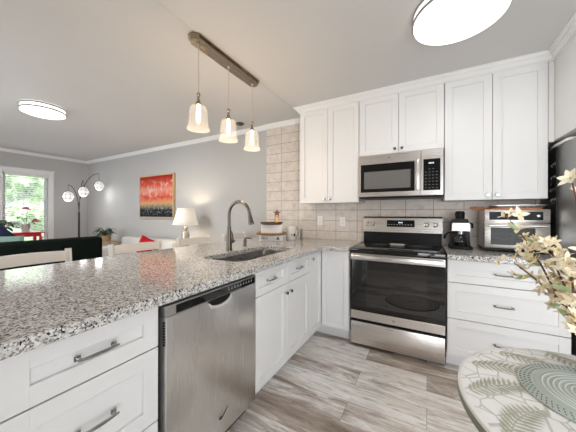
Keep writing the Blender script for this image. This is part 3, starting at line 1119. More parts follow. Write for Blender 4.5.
MB().tube([(0.068, -0.02, 0.235), (0.088, -0.02, 0.225), (0.088, -0.02, 0.19)], [0.008, 0.01, 0.008], 10).build('steam_knob', M['black'], c)

# ------------------------------------------------------------------ toaster oven
t = thing('toaster_oven', 'large stainless toaster oven on the right worktop', 'toaster oven', (0.424, 2.70, CT1))
W, Hh = 0.415, 0.355
MB().box(0.0, W, 0.02, 0.27, 0.022, Hh - 0.002, 0.012, 3).build('case', M['steelh'], t)
MB().box(-0.006, W + 0.004, -0.004, 0.26, 0.012, 0.03, 0.004).build('base', M['black'], t)
for x, y in ((0.04, 0.03), (W - 0.04, 0.03), (0.04, 0.23), (W - 0.04, 0.23)):
    MB().cyl((x, y, 0), (x, y, 0.0118), 0.014, n=12).build('foot', M['black'], t)
tp = MB().box(0.002, W - 0.002, -0.008, 0.019, 0.245, Hh, 0.006, 2).build('control_panel', M['steelh'], t)
MB().box(0.035, W - 0.045, -0.0105, -0.0082, 0.268, 0.335, 0.002).build('display_panel', M['black'], tp)
MB().lathe([(0.012, 0), (0.012, 0.012), (0.009, 0.015), (0, 0.015)], (W - 0.075, -0.0106, 0.302), 16, Matrix.Rotation(PI / 2, 3, 'X')).build('dial', M['chrome'], tp)
dr = MB().box(0.002, W - 0.002, -0.008, 0.019, 0.032, 0.241, 0.006, 2).build('door', M['steelh'], t)
MB().box(0.045, W - 0.09, -0.0105, -0.0082, 0.062, 0.205, 0.002).build('door_glass', M['toastwin'], dr)
mb = MB()
for zz in (0.115, 0.122):
    mb.cyl((0.05, -0.0115, zz), (W - 0.095, -0.0115, zz), 0.0016, n=6)
mb.build('rack_bars', M['chrome'], dr)
mb = MB()
mb.cyl((0.03, -0.04, 0.222), (W - 0.03, -0.04, 0.222), 0.009, n=12)
mb.cyl((0.05, -0.04, 0.222), (0.05, -0.008, 0.222), 0.006, n=8).cyl((W - 0.05, -0.04, 0.222), (W - 0.05, -0.008, 0.222), 0.006, n=8)
mb.build('handle', M['steelh'], dr)
# things lying on the oven
b = thing('baking_tray', 'flat silver baking tray lying on top of the toaster oven', 'tray', (0.655, 2.80, CT1 + 0.3680))
mb = MB()
loops = []
for (g, z) in ((0.0, 0.0), (0.016, 0.020), (0.022, 0.020), (0.022, 0.0175), (0.018, 0.0175), (0.003, -0.0018)):
    loops.append([mb.bm.verts.new((x, y, z + 0.002)) for x, y in rounded(-0.15 - g, 0.15 + g, -0.105 - g, 0.105 + g, 0.03)])
for p_, q_ in zip(loops, loops[1:]):
    mb.bridge(p_, q_)
mb.bm.faces.new(loops[0])
mb.bm.faces.new(loops[-1])
mb.build('pan', M['tray'], b)
b = thing('cutting_board', 'orange-brown wooden paddle board sticking out over the toaster oven', 'cutting board', (0.50, 2.78, CT1 + 0.3565))
mb = MB()
mb.prism(rounded(-0.02, 0.30, -0.09, 0.11, 0.03), 0.0, 0.009)
mb.build('blade', M['woodo'], b)
MB().tube([(-0.018, 0.01, 0.008), (-0.07, 0.01, 0.012), (-0.13, 0.01, 0.015), (-0.165, 0.01, 0.016)], [0.0075, 0.009, 0.012, 0.007], 12).build('handle', M['woodo'], b)

# ------------------------------------------------------------------ refrigerator
fr = thing('refrigerator', 'dark stainless refrigerator at the right edge beside the drawer cabinet', 'refrigerator', (0.868, 2.96, 0))
MB().box(0.0, 0.86, -0.66, 0, 0.02, 1.745, 0.004).build('case', M['fridge'], fr)
for x0, x1, z0, z1 in ((0.002, 0.428, 0.70, 1.745), (0.432, 0.858, 0.70, 1.745), (0.002, 0.858, 0.05, 0.69)):
    p = MB().box(x0, x1, -0.735, -0.668, z0, z1, 0.006, 2).build('door', M['steel'], fr)
    if z0 > 0.5:
        xx = 0.39 if x0 < 0.1 else 0.47
        MB().cyl((xx, -0.775, 0.85), (xx, -0.775, 1.6), 0.012, n=12).cyl((xx, -0.775, 0.9), (xx, -0.73, 0.9), 0.008, n=8).cyl((xx, -0.775, 1.55), (xx, -0.73, 1.55), 0.008, n=8).build('handle', M['steel'], p)
    else:
        MB().cyl((0.1, -0.775, 0.62), (0.76, -0.775, 0.62), 0.012, n=12).cyl((0.15, -0.775, 0.62), (0.15, -0.73, 0.62), 0.008, n=8).cyl((0.7, -0.775, 0.62), (0.7, -0.73, 0.62), 0.008, n=8).build('handle', M['steel'], p)
for x, y in ((0.05, -0.05), (0.81, -0.05), (0.05, -0.6), (0.81, -0.6)):
    MB().cyl((x, y, 0), (x, y, 0.0195), 0.02, n=12).build('foot', M['black'], fr)
MB().box(-0.006, 0.0, -0.285, -0.004, 0.05, 1.742, 0.001).build('rear_dark_strip', M['fridgeblack'], fr)  # black strip for the fridge back plus the shadow gap at the wall
for k, (y, z, lb) in enumerate(((2.69, 1.615, 'chrome round magnet hook on the refrigerator side, topmost'), (2.70, 1.52, 'chrome magnet hook holding a dark clip on the refrigerator side, second from top'),
                                (2.71, 1.425, 'small chrome magnet on the refrigerator side, third from top'), (2.695, 1.345, 'chrome magnet hook on the refrigerator side, lowest of them'))):
    g = thing('magnet_hook', lb, 'magnet', (0.8621, y, z), 0, 'chrome magnets on the refrigerator side')
    MB().lathe([(0, 0), (0.014, 0), (0.014, 0.006), (0.008, 0.009), (0, 0.010)], (0, 0, 0), 16, Matrix.Rotation(-PI / 2, 3, 'Y')).build('magnet', M['chrome'], g)
    MB().tube([(-0.009, 0, 0), (-0.02, 0, -0.004), (-0.024, 0, -0.016), (-0.016, 0, -0.022)], 0.003, 8).build('hook', M['chrome'], g)
    if k == 1:
        MB().box(-0.028, -0.020, -0.012, 0.012, -0.075, -0.018, 0.003).build('clip', M['black'], g)
g = thing('tray_stack', 'white flat tray lying on top of the refrigerator', 'tray', (1.05, 2.62, 1.7455))
mb = MB()
mb.prism(rounded(-0.20, 0.2, -0.15, 0.15, 0.03), 0.0, 0.006)
mb.prism(rounded(-0.19, 0.19, -0.14, 0.14, 0.03), 0.007, 0.022)
mb.build('trays', M['ceramic'], g)

# ------------------------------------------------------------------ tiered tray and neighbours in the corner
ts = thing('tiered_tray', 'two tier wooden tray stand on a white base in the counter corner', 'tiered tray', (-1.60, 2.50, CT1), math.radians(31))
MB().box(-0.135, 0.135, -0.08, 0.08, 0, 0.07, 0.004).build('base', M['ceramic'], ts)
mb = MB()
for xx in (-0.105, -0.085, -0.06):
    mb.tube([(xx, -0.0825, 0.058), (xx, -0.0825, 0.03), (xx + 0.008, -0.0825, 0.024), (xx + 0.014, -0.0825, 0.032)], 0.0026, 6)
mb.build('hook', M['darkmetal'], ts)
MB().prism_xz([(0.055, 0.02), (0.095, 0.02), (0.075, 0.055)], -0.086, -0.0805).build('emblem', M['woodd'], ts)
MB().lathe([(0, 0.0705), (0.155, 0.0705), (0.155, 0.09), (0.148, 0.09), (0.146, 0.078), (0, 0.078)], (0, 0, 0), 40).build('lower_tray', M['woodm'], ts)
mb = MB()
for k in range(34):
    a_ = 2 * PI * k / 34
    mb.ball((0.166 * math.cos(a_), 0.166 * math.sin(a_), 0.088), 0.0145, n=10, m=6)
mb.build('bead_rim', M['woodm'], ts)
MB().box(-0.12, 0.12, -0.05, 0.05, 0.0785, 0.188, 0.003).build('white_block', M['ceramic'], ts)
MB().lathe([(0, 0.1885), (0.11, 0.1885), (0.132, 0.205), (0.134, 0.218), (0.126, 0.218), (0.12, 0.206), (0, 0.206)], (0, 0, 0), 40).build('upper_tray', M['woodd'], ts)
ln = thing('star_lantern', 'small amber lantern with a rust star on the upper wooden tray', 'lantern', (-1.545, 2.53, CT1 + 0.2065), math.radians(31))
MB().box(-0.026, 0.026, -0.026, 0.026, 0, 0.006).build('base', M['rust'], ln)
MB().box(-0.018, 0.018, -0.018, 0.018, 0.0065, 0.075, 0.003).build('glass_chamber', M['amber'], ln)
mb = MB()
for sx in (-1, 1):
    for sy in (-1, 1):
        mb.cyl((sx * 0.022, sy * 0.022, 0.006), (sx * 0.022, sy * 0.022, 0.078), 0.003, n=6)
mb.box(-0.026, 0.026, -0.026, 0.026, 0.0765, 0.082)
mb.build('frame', M['woodm'], ln)
star = [((0.052 if k % 2 == 0 else 0.021) * math.sin(PI * k / 5), 0.118 + (0.046 if k % 2 == 0 else 0.02) * math.cos(PI * k / 5)) for k in range(10)]
MB().prism_xz(star, -0.008, 0.008).build('star', M['rust'], ln)
wj = thing('white_canister', 'white ceramic canister with wire handle right of the tiered tray', 'canister', (-1.46, 2.72, CT1), 0.6)
MB().lathe([(0, 0), (0.056, 0), (0.060, 0.01), (0.060, 0.155), (0.05, 0.172), (0.02, 0.178), (0, 0.178)], (0, 0, 0), 28).build('jar', M['ceramic'], wj)
MB().lathe([(0.008, 0.178), (0.013, 0.19), (0.008, 0.2), (0, 0.202)], (0, 0, 0), 14).build('lid_knob', M['ceramic'], wj)
pts = [(0.062 * 1.0 + 0.03 * math.sin(PI * k / 10), 0, 0.16 - 0.14 * k / 10) for k in range(11)]
MB().tube(pts, 0.004, 8).build('handle', M['nickel'], wj)
MB().ball((0.035, -0.05, 0.06), 0.013, (1, 0.5, 1.4)).ball((0.006, -0.058, 0.062), 0.010, (1, 0.4, 0.7)).build('emblem', M['darkmetal'], wj)
MB().box(-0.013, 0.013, -0.03, 0.03, 0, 0.13, 0.003).build('panel', M['greyboard'], thing('upright_holder', 'narrow grey upright holder standing by the tile wall right of the canister', 'holder', (-1.355, 2.80, CT1), math.radians(31)))

# ------------------------------------------------------------------ counter stools
def make_stool():
    t = thing('counter_stool', '', 'stool', (0, 0, 0), 0, 'white counter stools along the peninsula')
    # local: faces +x, seat 0.62 high, back at x = -0.2
    MB().box(-0.19, 0.19, -0.205, 0.205, 0.60, 0.635, 0.010, 2).build('seat', M['chair'], t)
    for sy in (-1, 1):
        MB().tube([(-0.20, sy * 0.215, 0), (-0.185, sy * 0.215, 0.60), (-0.235, sy * 0.222, 0.962)], [0.019, 0.024, 0.021], 4).build('back_post', M['chair'], t)
        MB().tube([(0.19, sy * 0.20, 0), (0.175, sy * 0.185, 0.598)], [0.018, 0.023], 4).build('leg', M['chair'], t)
    for z0, z1, nm in ((0.875, 0.946, 'top_rail'), (0.79, 0.835, 'back_slat'), (0.695, 0.735, 'back_slat')):
        mb = MB()
        n = 8
        ra = []
        for k in range(n + 1):
            u = -1 + 2 * k / n
            x = -0.19 - (z0 - 0.6) * 0.105 - 0.022 * (1 - u * u)
            yy = u * 0.204
            crown_ = 0.006 * (1 - u * u) if nm == 'top_rail' else 0
            ra.append([mb.bm.verts.new(p) for p in ((x - 0.010, yy, z0), (x + 0.010, yy, z0), (x + 0.003, yy, z1 + crown_), (x - 0.017, yy, z1 + crown_))])
        for p_, q_ in zip(ra, ra[1:]):
            mb.bridge(p_, q_)
        mb.bm.faces.new(ra[0][::-1])
        mb.bm.faces.new(ra[-1])
        mb.build(nm, M['chair'], t)
    for p, q in (((0.18, -0.19, 0.2), (0.18, 0.19, 0.2)), ((-0.195, -0.21, 0.28), (-0.195, 0.21, 0.28)), ((-0.19, -0.21, 0.24), (0.18, -0.19, 0.24)), ((-0.19, 0.21, 0.24), (0.18, 0.19, 0.24))):
        MB().cyl(p, q, 0.012, n=10).build('stretcher', M['chair'], t)
    return t


st = make_stool()
for k, (x, y, rz, lb) in enumerate(((-2.14, 0.655, 0.03, 'white counter stool nearest the window, in front of the dark sofa'),
                                    (-2.13, 1.375, -0.02, 'white counter stool second from the left, below the red cushion'),
                                    (-2.13, 2.035, 0.0, 'white counter stool in front of the table lamp'),
                                    (-2.12, 2.715, 0.02, 'white counter stool farthest right, seen behind the faucet'))):
    if k == 0:
        st.location = (x, y, 0)
        st.rotation_euler = (0, 0, rz)
        st['label'] = lb
    else:
        dup(st, (x, y, 0), rz, lb)

# ------------------------------------------------------------------ ceiling lights
def ceiling_light(x, y, label, power, R0=0.245):
    t = thing('ceiling_light', label, 'ceiling light', (x, y, H))
    MB().lathe([(0, -0.0005), (R0 - 0.02, -0.0005), (R0 - 0.02, -0.006), (0, -0.006)], (0, 0, 0), 48).build('ceiling_plate', M['white'], t)
    MB().lathe([(R0 - 0.006, -0.0065), (R0 - 0.006, -0.075), (R0 - 0.03, -0.086), (R0 * 0.6, -0.091), (0, -0.093)], (0, 0, 0), 64).build('diffuser', M['diffuser'], t)
    for z in (-0.012, -0.058):
        MB().lathe([(R0 - 0.0055, z - 0.006), (R0 + 0.003, z - 0.006), (R0 + 0.003, z + 0.006), (R0 - 0.0055, z + 0.006)], (0, 0, 0), 64).build('metal_ring', M['ringm'], t)
    mb = MB()
    for k in range(3):
        a_ = 2 * PI * k / 3 + 2.2
        mb.cyl((R0 * math.cos(a_), R0 * math.sin(a_), -0.06), (R0 * math.cos(a_), R0 * math.sin(a_), -0.008), 0.003, n=6)
    mb.build('ring_strut', M['nickel'], t)
    MB().lathe([(0.004, -0.0925), (0.004, -0.096), (0, -0.097)], (0, 0, 0), 10).build('finial', M['nickel'], t)
    d = bpy.data.lights.new('lamp_glow', 'AREA')
    d.shape = 'DISK'
    d.size = R0 * 1.8
    d.energy = power
    d.color = (1.0, 0.975, 0.945)
    o = bpy.data.objects.new('lamp_glow', d)
    o.location = (0, 0, -0.099)
    o.parent = t
    C.objects.link(o)
    return t


ceiling_light(0.161, 1.825, 'round white drum ceiling light over the kitchen floor', 4.5, 0.249)
ceiling_light(-3.97, 1.213, 'round white drum ceiling light over the living room', 30, 0.205)

# ------------------------------------------------------------------ pendant light
p = thing('pendant_light', 'three-light pendant with glass bell shades on a nickel ceiling bar', 'pendant light', (-1.44, 1.59, H))
mb = MB()
def octa(hx, hy, c):
    return [(-hx + c, -hy), (hx - c, -hy), (hx, -hy + c), (hx, hy - c), (hx - c, hy), (-hx + c, hy), (-hx, hy - c), (-hx, -hy + c)]
mb.prism(octa(0.058, 0.39, 0.035), -0.012, -0.0005)
mb.prism(octa(0.045, 0.375, 0.028), -0.038, -0.0122)
mb.build('canopy', M['bronze'], p)
for yy in (-0.315, -0.003, 0.317):
    cz = -0.388
    pd = MB().cyl((0, yy, -0.038), (0, yy, -0.055), 0.011, 0.007, 12).cyl((0, yy, cz + 0.002), (0, yy, -0.05), 0.0022, n=6).build('cord', M['cordm'], p)
    MB().lathe([(0, cz + 0.002), (0.010, cz), (0.015, cz - 0.012), (0.009, cz - 0.024), (0.007, cz - 0.04), (0.012, cz - 0.052), (0.011, cz - 0.064), (0.020, cz - 0.072), (0.021, cz - 0.084), (0, cz - 0.084)], (0, yy, 0), 18).build('socket', M['bronze'], pd)
    o_ = [(0.018, -0.083), (0.036, -0.087), (0.053, -0.097), (0.063, -0.115), (0.066, -0.14), (0.067, -0.20), (0.069, -0.232), (0.078, -0.252), (0.080, -0.262)]
    i_ = [(0.077, -0.262), (0.075, -0.254), (0.066, -0.234), (0.064, -0.20), (0.063, -0.14), (0.060, -0.117), (0.051, -0.100), (0.036, -0.090), (0.018, -0.086)]
    MB().lathe([(r_, cz + z) for r_, z in o_ + i_], (0, yy, 0), 36).build('glass_shade', M['shadeglass'], pd)
    MB().lathe([(0, cz - 0.0845), (0.011, cz - 0.0845), (0.012, cz - 0.11), (0.015, cz - 0.14), (0.015, cz - 0.19), (0.009, cz - 0.215), (0, cz - 0.22)], (0, yy, 0), 18).build('bulb', M['filament'], pd)
    d = bpy.data.lights.new('bulb_glow', 'POINT')
    d.energy = 4.6
    d.color = (1.0, 0.74, 0.49)
    d.shadow_soft_size = 0.03
    o = bpy.data.objects.new('bulb_glow', d)
    o.location = (0, yy, cz - 0.36)
    o.parent = p
    C.objects.link(o)
sd = thing('ceiling_sensor', 'small grey oval sensor on the ceiling near the back wall', 'sensor', (-2.275, 2.74, H))
MB().lathe([(0, 0.0), (0.055, 0.0), (0.055, -0.014), (0.035, -0.026), (0, -0.028)], (0, 0, 0), 24).build('housing', M['nickel'], sd)

# ------------------------------------------------------------------ living room
sf = thing('sofa', 'dark green velvet sofa seen from behind beyond the peninsula', 'sofa', (-4.72, 1.05, 0))
MB().box(-0.12, 0.10, -1.10, 1.10, 0.12, 0.855, 0.05, 3).build('backrest', M['sofa'], sf)
MB().box(-0.88, -0.122, -1.10, 1.10, 0.12, 0.30, 0.03, 2).build('base', M['sofa'], sf)
for sy in (-1, 1):
    MB().box(-0.86, -0.122, sy * 1.0 - 0.1, sy * 1.0 + 0.1, 0.302, 0.62, 0.04, 3).build('armrest', M['sofa'], sf)
for k in range(2):
    MB().box(-0.84, -0.125, -0.895 + k * 0.9, -0.005 + k * 0.9, 0.302, 0.45, 0.04, 3).build('seat_cushion', M['sofa'], sf)
for x in (-0.82, 0.04):
    for y in (-1.0, 1.0):
        MB().cyl((x, y, 0), (x, y, 0.121), 0.018, 0.026, 12).build('leg', M['woodd'], sf)


def cushion(name, label, loc, size, mt, rot):
    mb = MB()
    n = 10
    for sgn in (1, -1):
        g = []
        for i in range(n + 1):
            row = []
            for j in range(n + 1):
                u, v = -1 + 2 * i / n, -1 + 2 * j / n
                th = max(0, (1 - u ** 4) * (1 - v ** 4)) ** 0.6
                row.append(mb.bm.verts.new(Vector((u * size[0] / 2 * (1 - 0.06 * (1 - v * v)), sgn * th * size[1] / 2, v * size[2] / 2 * (1 - 0.06 * (1 - u * u))))))
            g.append(row)
        for i in range(n):
            for j in range(n):
                q_ = (g[i][j], g[i + 1][j], g[i + 1][j + 1], g[i][j + 1])
                mb.bm.faces.new(q_ if sgn > 0 else q_[::-1])
    bmesh.ops.remove_doubles(mb.bm, verts=mb.bm.verts, dist=1e-4)
    o = mb.build(name, mt)
    o.location = loc
    o.rotation_euler = rot
    return tag(o, label, 'cushion')


cushion('cushion', 'navy blue cushion leaning on the dark sofa below the window', (-5.10, 1.12, 0.765), (0.44, 0.15, 0.44), M['navy'], (0.05, PI / 4, PI / 2))
cushion('cushion', 'round-looking grey-green cushion in front of the navy cushion', (-4.93, 1.10, 0.70), (0.40, 0.12, 0.46), M['teal'], (0.0, 0.06, PI / 2))

# red side table under the window with the anthurium
rt = thing('side_table', 'red lacquered side table under the living room window', 'table', (-6.75, 1.74, 0))
MB().box(-0.19, 0.19, -0.29, 0.29, 0.845, 0.87, 0.004).build('table_top', M['redpaint'], rt)
MB().box(-0.16, 0.16, -0.25, 0.25, 0.785, 0.8445, 0.003).build('apron', M['redpaint'], rt)
for x in (-0.15, 0.15):
    for y in (-0.24, 0.24):
        MB().box(x - 0.022, x + 0.022, y - 0.022, y + 0.022, 0.0, 0.784, 0.002).build('leg', M['redpaint'], rt)
MB().box(-0.15, 0.15, -0.24, 0.24, 0.36, 0.38, 0.002).build('shelf', M['redpaint'], rt)
an = thing('potted_anthurium', 'red-flowering anthurium in a grey-white pot on the red table', 'plant', (-6.68, 1.79, 0.8705))
MB().lathe([(0, 0), (0.048, 0), (0.066, 0.135), (0.07, 0.14), (0.07, 0.15), (0.062, 0.15), (0.056, 0.12), (0, 0.12)], (0, 0, 0), 24).build('pot', mat('grey_white_pot', (0.5, 0.5, 0.48), 0.5), an)
mb = MB()
tips = [(0.02, 0.02, 0.44), (0.03, 0.14, 0.22), (0.03, -0.06, 0.28), (0.05, -0.11, 0.18), (0.0, 0.03, 0.30), (0.05, 0.05, 0.18)]
for tx, ty, tz in tips:
    mb.tube([(0, 0, 0.1), (tx * 0.4, ty * 0.4, 0.1 + (tz - 0.1) * 0.6), (tx, ty, tz)], [0.004, 0.0035, 0.003], 6)
mb.build('stem', M['leafm'], an)
heart = lambda t: (min(1, t * 5 + 0.55) * (1 - t) ** 0.7)
for k, (b_, d_, L_, W_) in enumerate((((0.03, -0.06, 0.28), (0.6, -0.4, 0.1), 0.15, 0.14), ((0.05, -0.11, 0.18), (0.7, -0.5, 0.1), 0.13, 0.13), ((0.0, 0.03, 0.30), (0.5, -0.7, 0.5), 0.14, 0.13), ((0.05, 0.05, 0.18), (0.6, 0.3, 0.0), 0.10, 0.10), ((0.02, -0.03, 0.24), (0.7, 0.1, 0.4), 0.12, 0.12))):
    MB().leaf(b_, d_, (0.4, 0, 1), L_, W_, 0.35, 6, 0.1, heart).build('leaf', M['leafm'], an)
for (b_, d_) in (((0.02, 0.06, 0.44), (0.5, -1, 0.1)), ((0.03, 0.18, 0.22), (0.5, -0.9, -0.1))):
    sp_ = MB().leaf(b_, d_, (0.7, 0, 1), 0.15, 0.15, 0.1, 6, 0.12, heart).build('flower', M['spathe'], an)
    MB().tube([Vector(b_) + Vector((0.02, -0.02, 0.005)), Vector(b_) + Vector((0.035, -0.03, 0.05))], [0.006, 0.003], 8).build('spadix', M['petal'], sp_)


def leafy(name, label, loc, potmat, pot, n, R, hgt, L, mt, seed, cat='plant'):
    rnd = random.Random(seed)
    t = thing(name, label, cat, loc)
    MB().lathe(pot, (0, 0, 0), 24).build('pot', potmat, t)
    zt = pot[-1][1]
    stem = MB()
    leaves = MB()
    for k in range(n):
        a_ = rnd.uniform(0, 2 * PI)
        rr = R * rnd.uniform(0.15, 1) ** 0.7
        z = zt + hgt * rnd.uniform(0.15, 1) * (1.1 - 0.5 * rr / R)
        tip = Vector((rr * math.cos(a_), rr * math.sin(a_), z))
        stem.tube([(0, 0, zt - 0.01), (tip.x * 0.4, tip.y * 0.4, zt + (z - zt) * 0.7), tip], 0.003, 5)
        leaves.leaf(tip, (math.cos(a_), math.sin(a_), rnd.uniform(-0.3, 0.5)), (0, 0, 1), L * rnd.uniform(0.7, 1.2), L * 0.5, 0.4, 5, 0.15)
    stem.build('stems', M['leafd'], t)
    o = leaves.build('foliage', mt, t)
    o['kind'] = 'stuff'
    return t


# plant stand behind the cushions, at the left edge
ps = thing('plant_stand', 'dark wooden plant stand behind the navy cushion', 'table', (-5.95, 1.28, 0))
MB().lathe([(0, 0.86), (0.15, 0.86), (0.15, 0.885), (0, 0.885)], (0, 0, 0), 28).build('table_top', M['woodd'], ps)
MB().cyl((0, 0, 0.03), (0, 0, 0.8595), 0.022, n=12).build('post', M['woodd'], ps)
MB().lathe([(0, 0), (0.14, 0), (0.13, 0.02), (0.03, 0.03), (0, 0.03)], (0, 0, 0), 24).build('base', M['woodd'], ps)
leafy('potted_plant', 'dark leafy plant at the left edge above the navy cushion', (-5.95, 1.28, 0.8855), M['woodd'],
      [(0, 0), (0.07, 0), (0.09, 0.10), (0.082, 0.10), (0, 0.095)], 46, 0.17, 0.17, 0.13, M['leafd'], 3)

# end table + basket plant right of the dark sofa
et = thing('end_table', 'pale wooden end table beside the dark sofa', 'table', (-5.64, 2.66, 0))
MB().box(-0.2, 0.2, -0.2, 0.2, 0.645, 0.67, 0.004).build('table_top', M['woodl'], et)
for x in (-0.17, 0.17):
    for y in (-0.17, 0.17):
        MB().box(x - 0.018, x + 0.018, y - 0.018, y + 0.018, 0, 0.6445).build('leg', M['woodl'], et)
leafy('potted_plant', 'leafy green plant in a tan basket beside the dark sofa', (-5.62, 2.64, 0.6705), M['basket'],
      [(0, 0), (0.08, 0), (0.105, 0.06), (0.10, 0.12), (0.09, 0.12), (0, 0.11)], 60, 0.13, 0.2, 0.10, M['leafd'], 5)

# pale sofa along the picture wall
ws = thing('sofa', 'off-white sofa against the picture wall below the painting', 'sofa', (-4.50, 2.53, 0))
MB().box(-0.77, 0.77, 0.22, 0.44, 0.10, 0.775, 0.05, 3).build('backrest', M['sofaw'], ws)
MB().box(-0.77, 0.77, -0.35, 0.218, 0.10, 0.30, 0.03, 2).build('base', M['sofaw'], ws)
for sx in (-1, 1):
    MB().box(sx * 0.68 - 0.09, sx * 0.68 + 0.09, -0.35, 0.218, 0.302, 0.62, 0.04, 3).build('armrest', M['sofaw'], ws)
for k in range(2):
    MB().box(-0.585 + k * 0.586, -0.003 + k * 0.586, -0.34, 0.21, 0.302, 0.46, 0.04, 3).build('seat_cushion', M['sofaw'], ws)
for x in (-0.72, 0.72):
    for y in (-0.30, 0.38):
        MB().cyl((x, y, 0), (x, y, 0.101), 0.02, 0.025, 12).build('leg', M['woodd'], ws)
cushion('cushion', 'red cushion leaning on the back of the off-white sofa', (-4.22, 2.60, 0.665), (0.32, 0.13, 0.32), M['red'], (-0.2, 0.3, 0.1))

# painting
pt = thing('painting', 'framed abstract painting of red and white poppies on the grey wall', 'painting', (-4.485, YW - 0.002, 1.145))
mb = MB()
fw = 0.518
mb.box(-fw, -fw + 0.022, -0.045, 0, 0, 0.815, 0.002).box(fw - 0.022, fw, -0.045, 0, 0, 0.815, 0.002)
mb.box(-fw + 0.022, fw - 0.022, -0.045, 0, 0, 0.022, 0.002).box(-fw + 0.022, fw - 0.022, -0.045, 0, 0.793, 0.815, 0.002)
mb.build('frame', M['woodl'], pt)
MB().box(-fw + 0.0225, fw - 0.0225, -0.036, -0.004, 0.0225, 0.7925).build('canvas', M['canvas'], pt)

# table lamp
lt = thing('lamp_table', 'small white round table carrying the table lamp', 'table', (-3.33, 2.70, 0))
MB().lathe([(0, 0.655), (0.2, 0.655), (0.205, 0.665), (0.2, 0.68), (0, 0.68)], (0, 0, 0), 32).build('table_top', M['chair'], lt)
MB().lathe([(0.04, 0.02), (0.03, 0.1), (0.022, 0.4), (0.035, 0.6545), (0, 0.6545)], (0, 0, 0), 20).build('post', M['chair'], lt)
MB().lathe([(0, 0), (0.16, 0), (0.15, 0.018), (0.04, 0.03), (0, 0.03)], (0, 0, 0), 28).build('base', M['chair'], lt)
tl = thing('table_lamp', 'glowing table lamp with pleated cream shade near the painting', 'lamp', (-3.33, 2.70, 0.6805))
MB().lathe([(0, 0), (0.065, 0), (0.065, 0.015), (0.05, 0.03), (0.055, 0.09), (0.062, 0.2), (0.05, 0.27), (0.02, 0.28), (0.032, 0.31), (0.03, 0.335), (0.014, 0.35), (0.012, 0.42), (0, 0.42)], (0, 0, 0), 28).build('base', mat('antique_silver_glaze', (0.55, 0.5, 0.42), 0.25, 0.7), tl)
mb = MB()
n = 56
ra = []
for z, r0 in ((0.375, 0.190), (0.47, 0.158), (0.56, 0.134), (0.632, 0.119)):
    ra.append([mb.bm.verts.new(((r0 + (0.005 if k % 2 else -0.005)) * math.cos(2 * PI * k / n), (r0 + (0.005 if k % 2 else -0.005)) * math.sin(2 * PI * k / n), z)) for k in range(n)])
for p_, q_ in zip(ra, ra[1:]):
    mb.bridge(p_, q_)
so = mb.build('lamp_shade', M['shade'], tl, ang=3)
so.modifiers.new('thickness', 'SOLIDIFY').thickness = 0.002
MB().tube([(0, 0, 0.42), (0, 0, 0.63)], 0.003, 6).tube([(-0.118, 0, 0.625), (0.118, 0, 0.625)], 0.002, 6).build('harp', M['nickel'], tl)
MB().ball((0, 0, 0.50), 0.03).build('bulb', M['shade'], tl)
d = bpy.data.lights.new('lamp_glow', 'POINT')
d.energy = 7
d.color = (1.0, 0.84, 0.62)
d.shadow_soft_size = 0.03
o = bpy.data.objects.new('lamp_glow', d)
o.location = (0, 0.0, 0.57)
o.parent = tl
C.objects.link(o)

# floor lamp with three globes
fl = thing('floor_lamp', 'dark metal floor lamp with three arched arms and white globe shades', 'lamp', (-6.2, 2.44, 0))
MB().lathe([(0, 0), (0.15, 0), (0.15, 0.018), (0.03, 0.03), (0, 0.03)], (0, 0, 0), 32).build('base', M['darkmetal'], fl)
MB().cyl((0, 0, 0.03), (0, 0, 1.25), 0.020, 0.018, 14).build('pole', M['darkmetal'], fl)
for (dx, dy, zt, gz) in ((0.02, -0.185, 1.79, 1.555), (0.05, 0.055, 1.90, 1.665), (-0.02, 0.365, 2.085, 1.82)):
    sg = 1 if dy > 0 else -1
    pts = []
    for k in range(13):
        s_ = k / 12
        # quarter-arch: climbs first, then leans over to the globe
        pts.append((dx * s_, dy * (1 - math.cos(s_ * PI / 2)) + 0.0 * sg, 1.22 + (zt - 1.22) * math.sin(s_ * PI / 2)))
    ar = MB().tube(pts, [0.009 - 0.004 * k / 12 for k in range(13)], 8).cyl((dx, dy, zt), (dx, dy, gz + 0.12), 0.003, n=6).build('arm', M['darkmetal'], fl)
    gl = MB().ball((dx, dy, gz), 0.106, (0.88, 0.88, 1.0), n=28, m=18).build('globe', M['globe'], ar)
    d = bpy.data.lights.new('globe_glow', 'POINT')
    d.energy = 1.6
    d.shadow_soft_size = 0.06
    o = bpy.data.objects.new('globe_glow', d)
    o.location = (dx, dy, gz - 0.18)
    o.parent = fl
    C.objects.link(o)
    mb = MB()
    for k in range(4):
        a_ = PI * k / 4
        mb.tube([(dx + 0.0945 * math.sin(q * PI / 12) * math.cos(a_), dy + 0.0945 * math.sin(q * PI / 12) * math.sin(a_), gz + 0.1075 * math.cos(q * PI / 12)) for q in range(25)], 0.003, 5)
    for zz in (-0.04, 0.04):
        rr = 0.88 * math.sqrt(0.1075 ** 2 - zz ** 2)
        mb.tube([(dx + rr * math.cos(2 * PI * q / 24), dy + rr * math.sin(2 * PI * q / 24), gz + zz) for q in range(25)], 0.003, 5)
    mb.tube([(dx, dy + 0.0955 * math.sin(2 * PI * q / 32), gz + 0.109 * math.cos(2 * PI * q / 32)) for q in range(33)], 0.006, 6)
    mb.build('wire_cage', M['darkmetal'], ar)

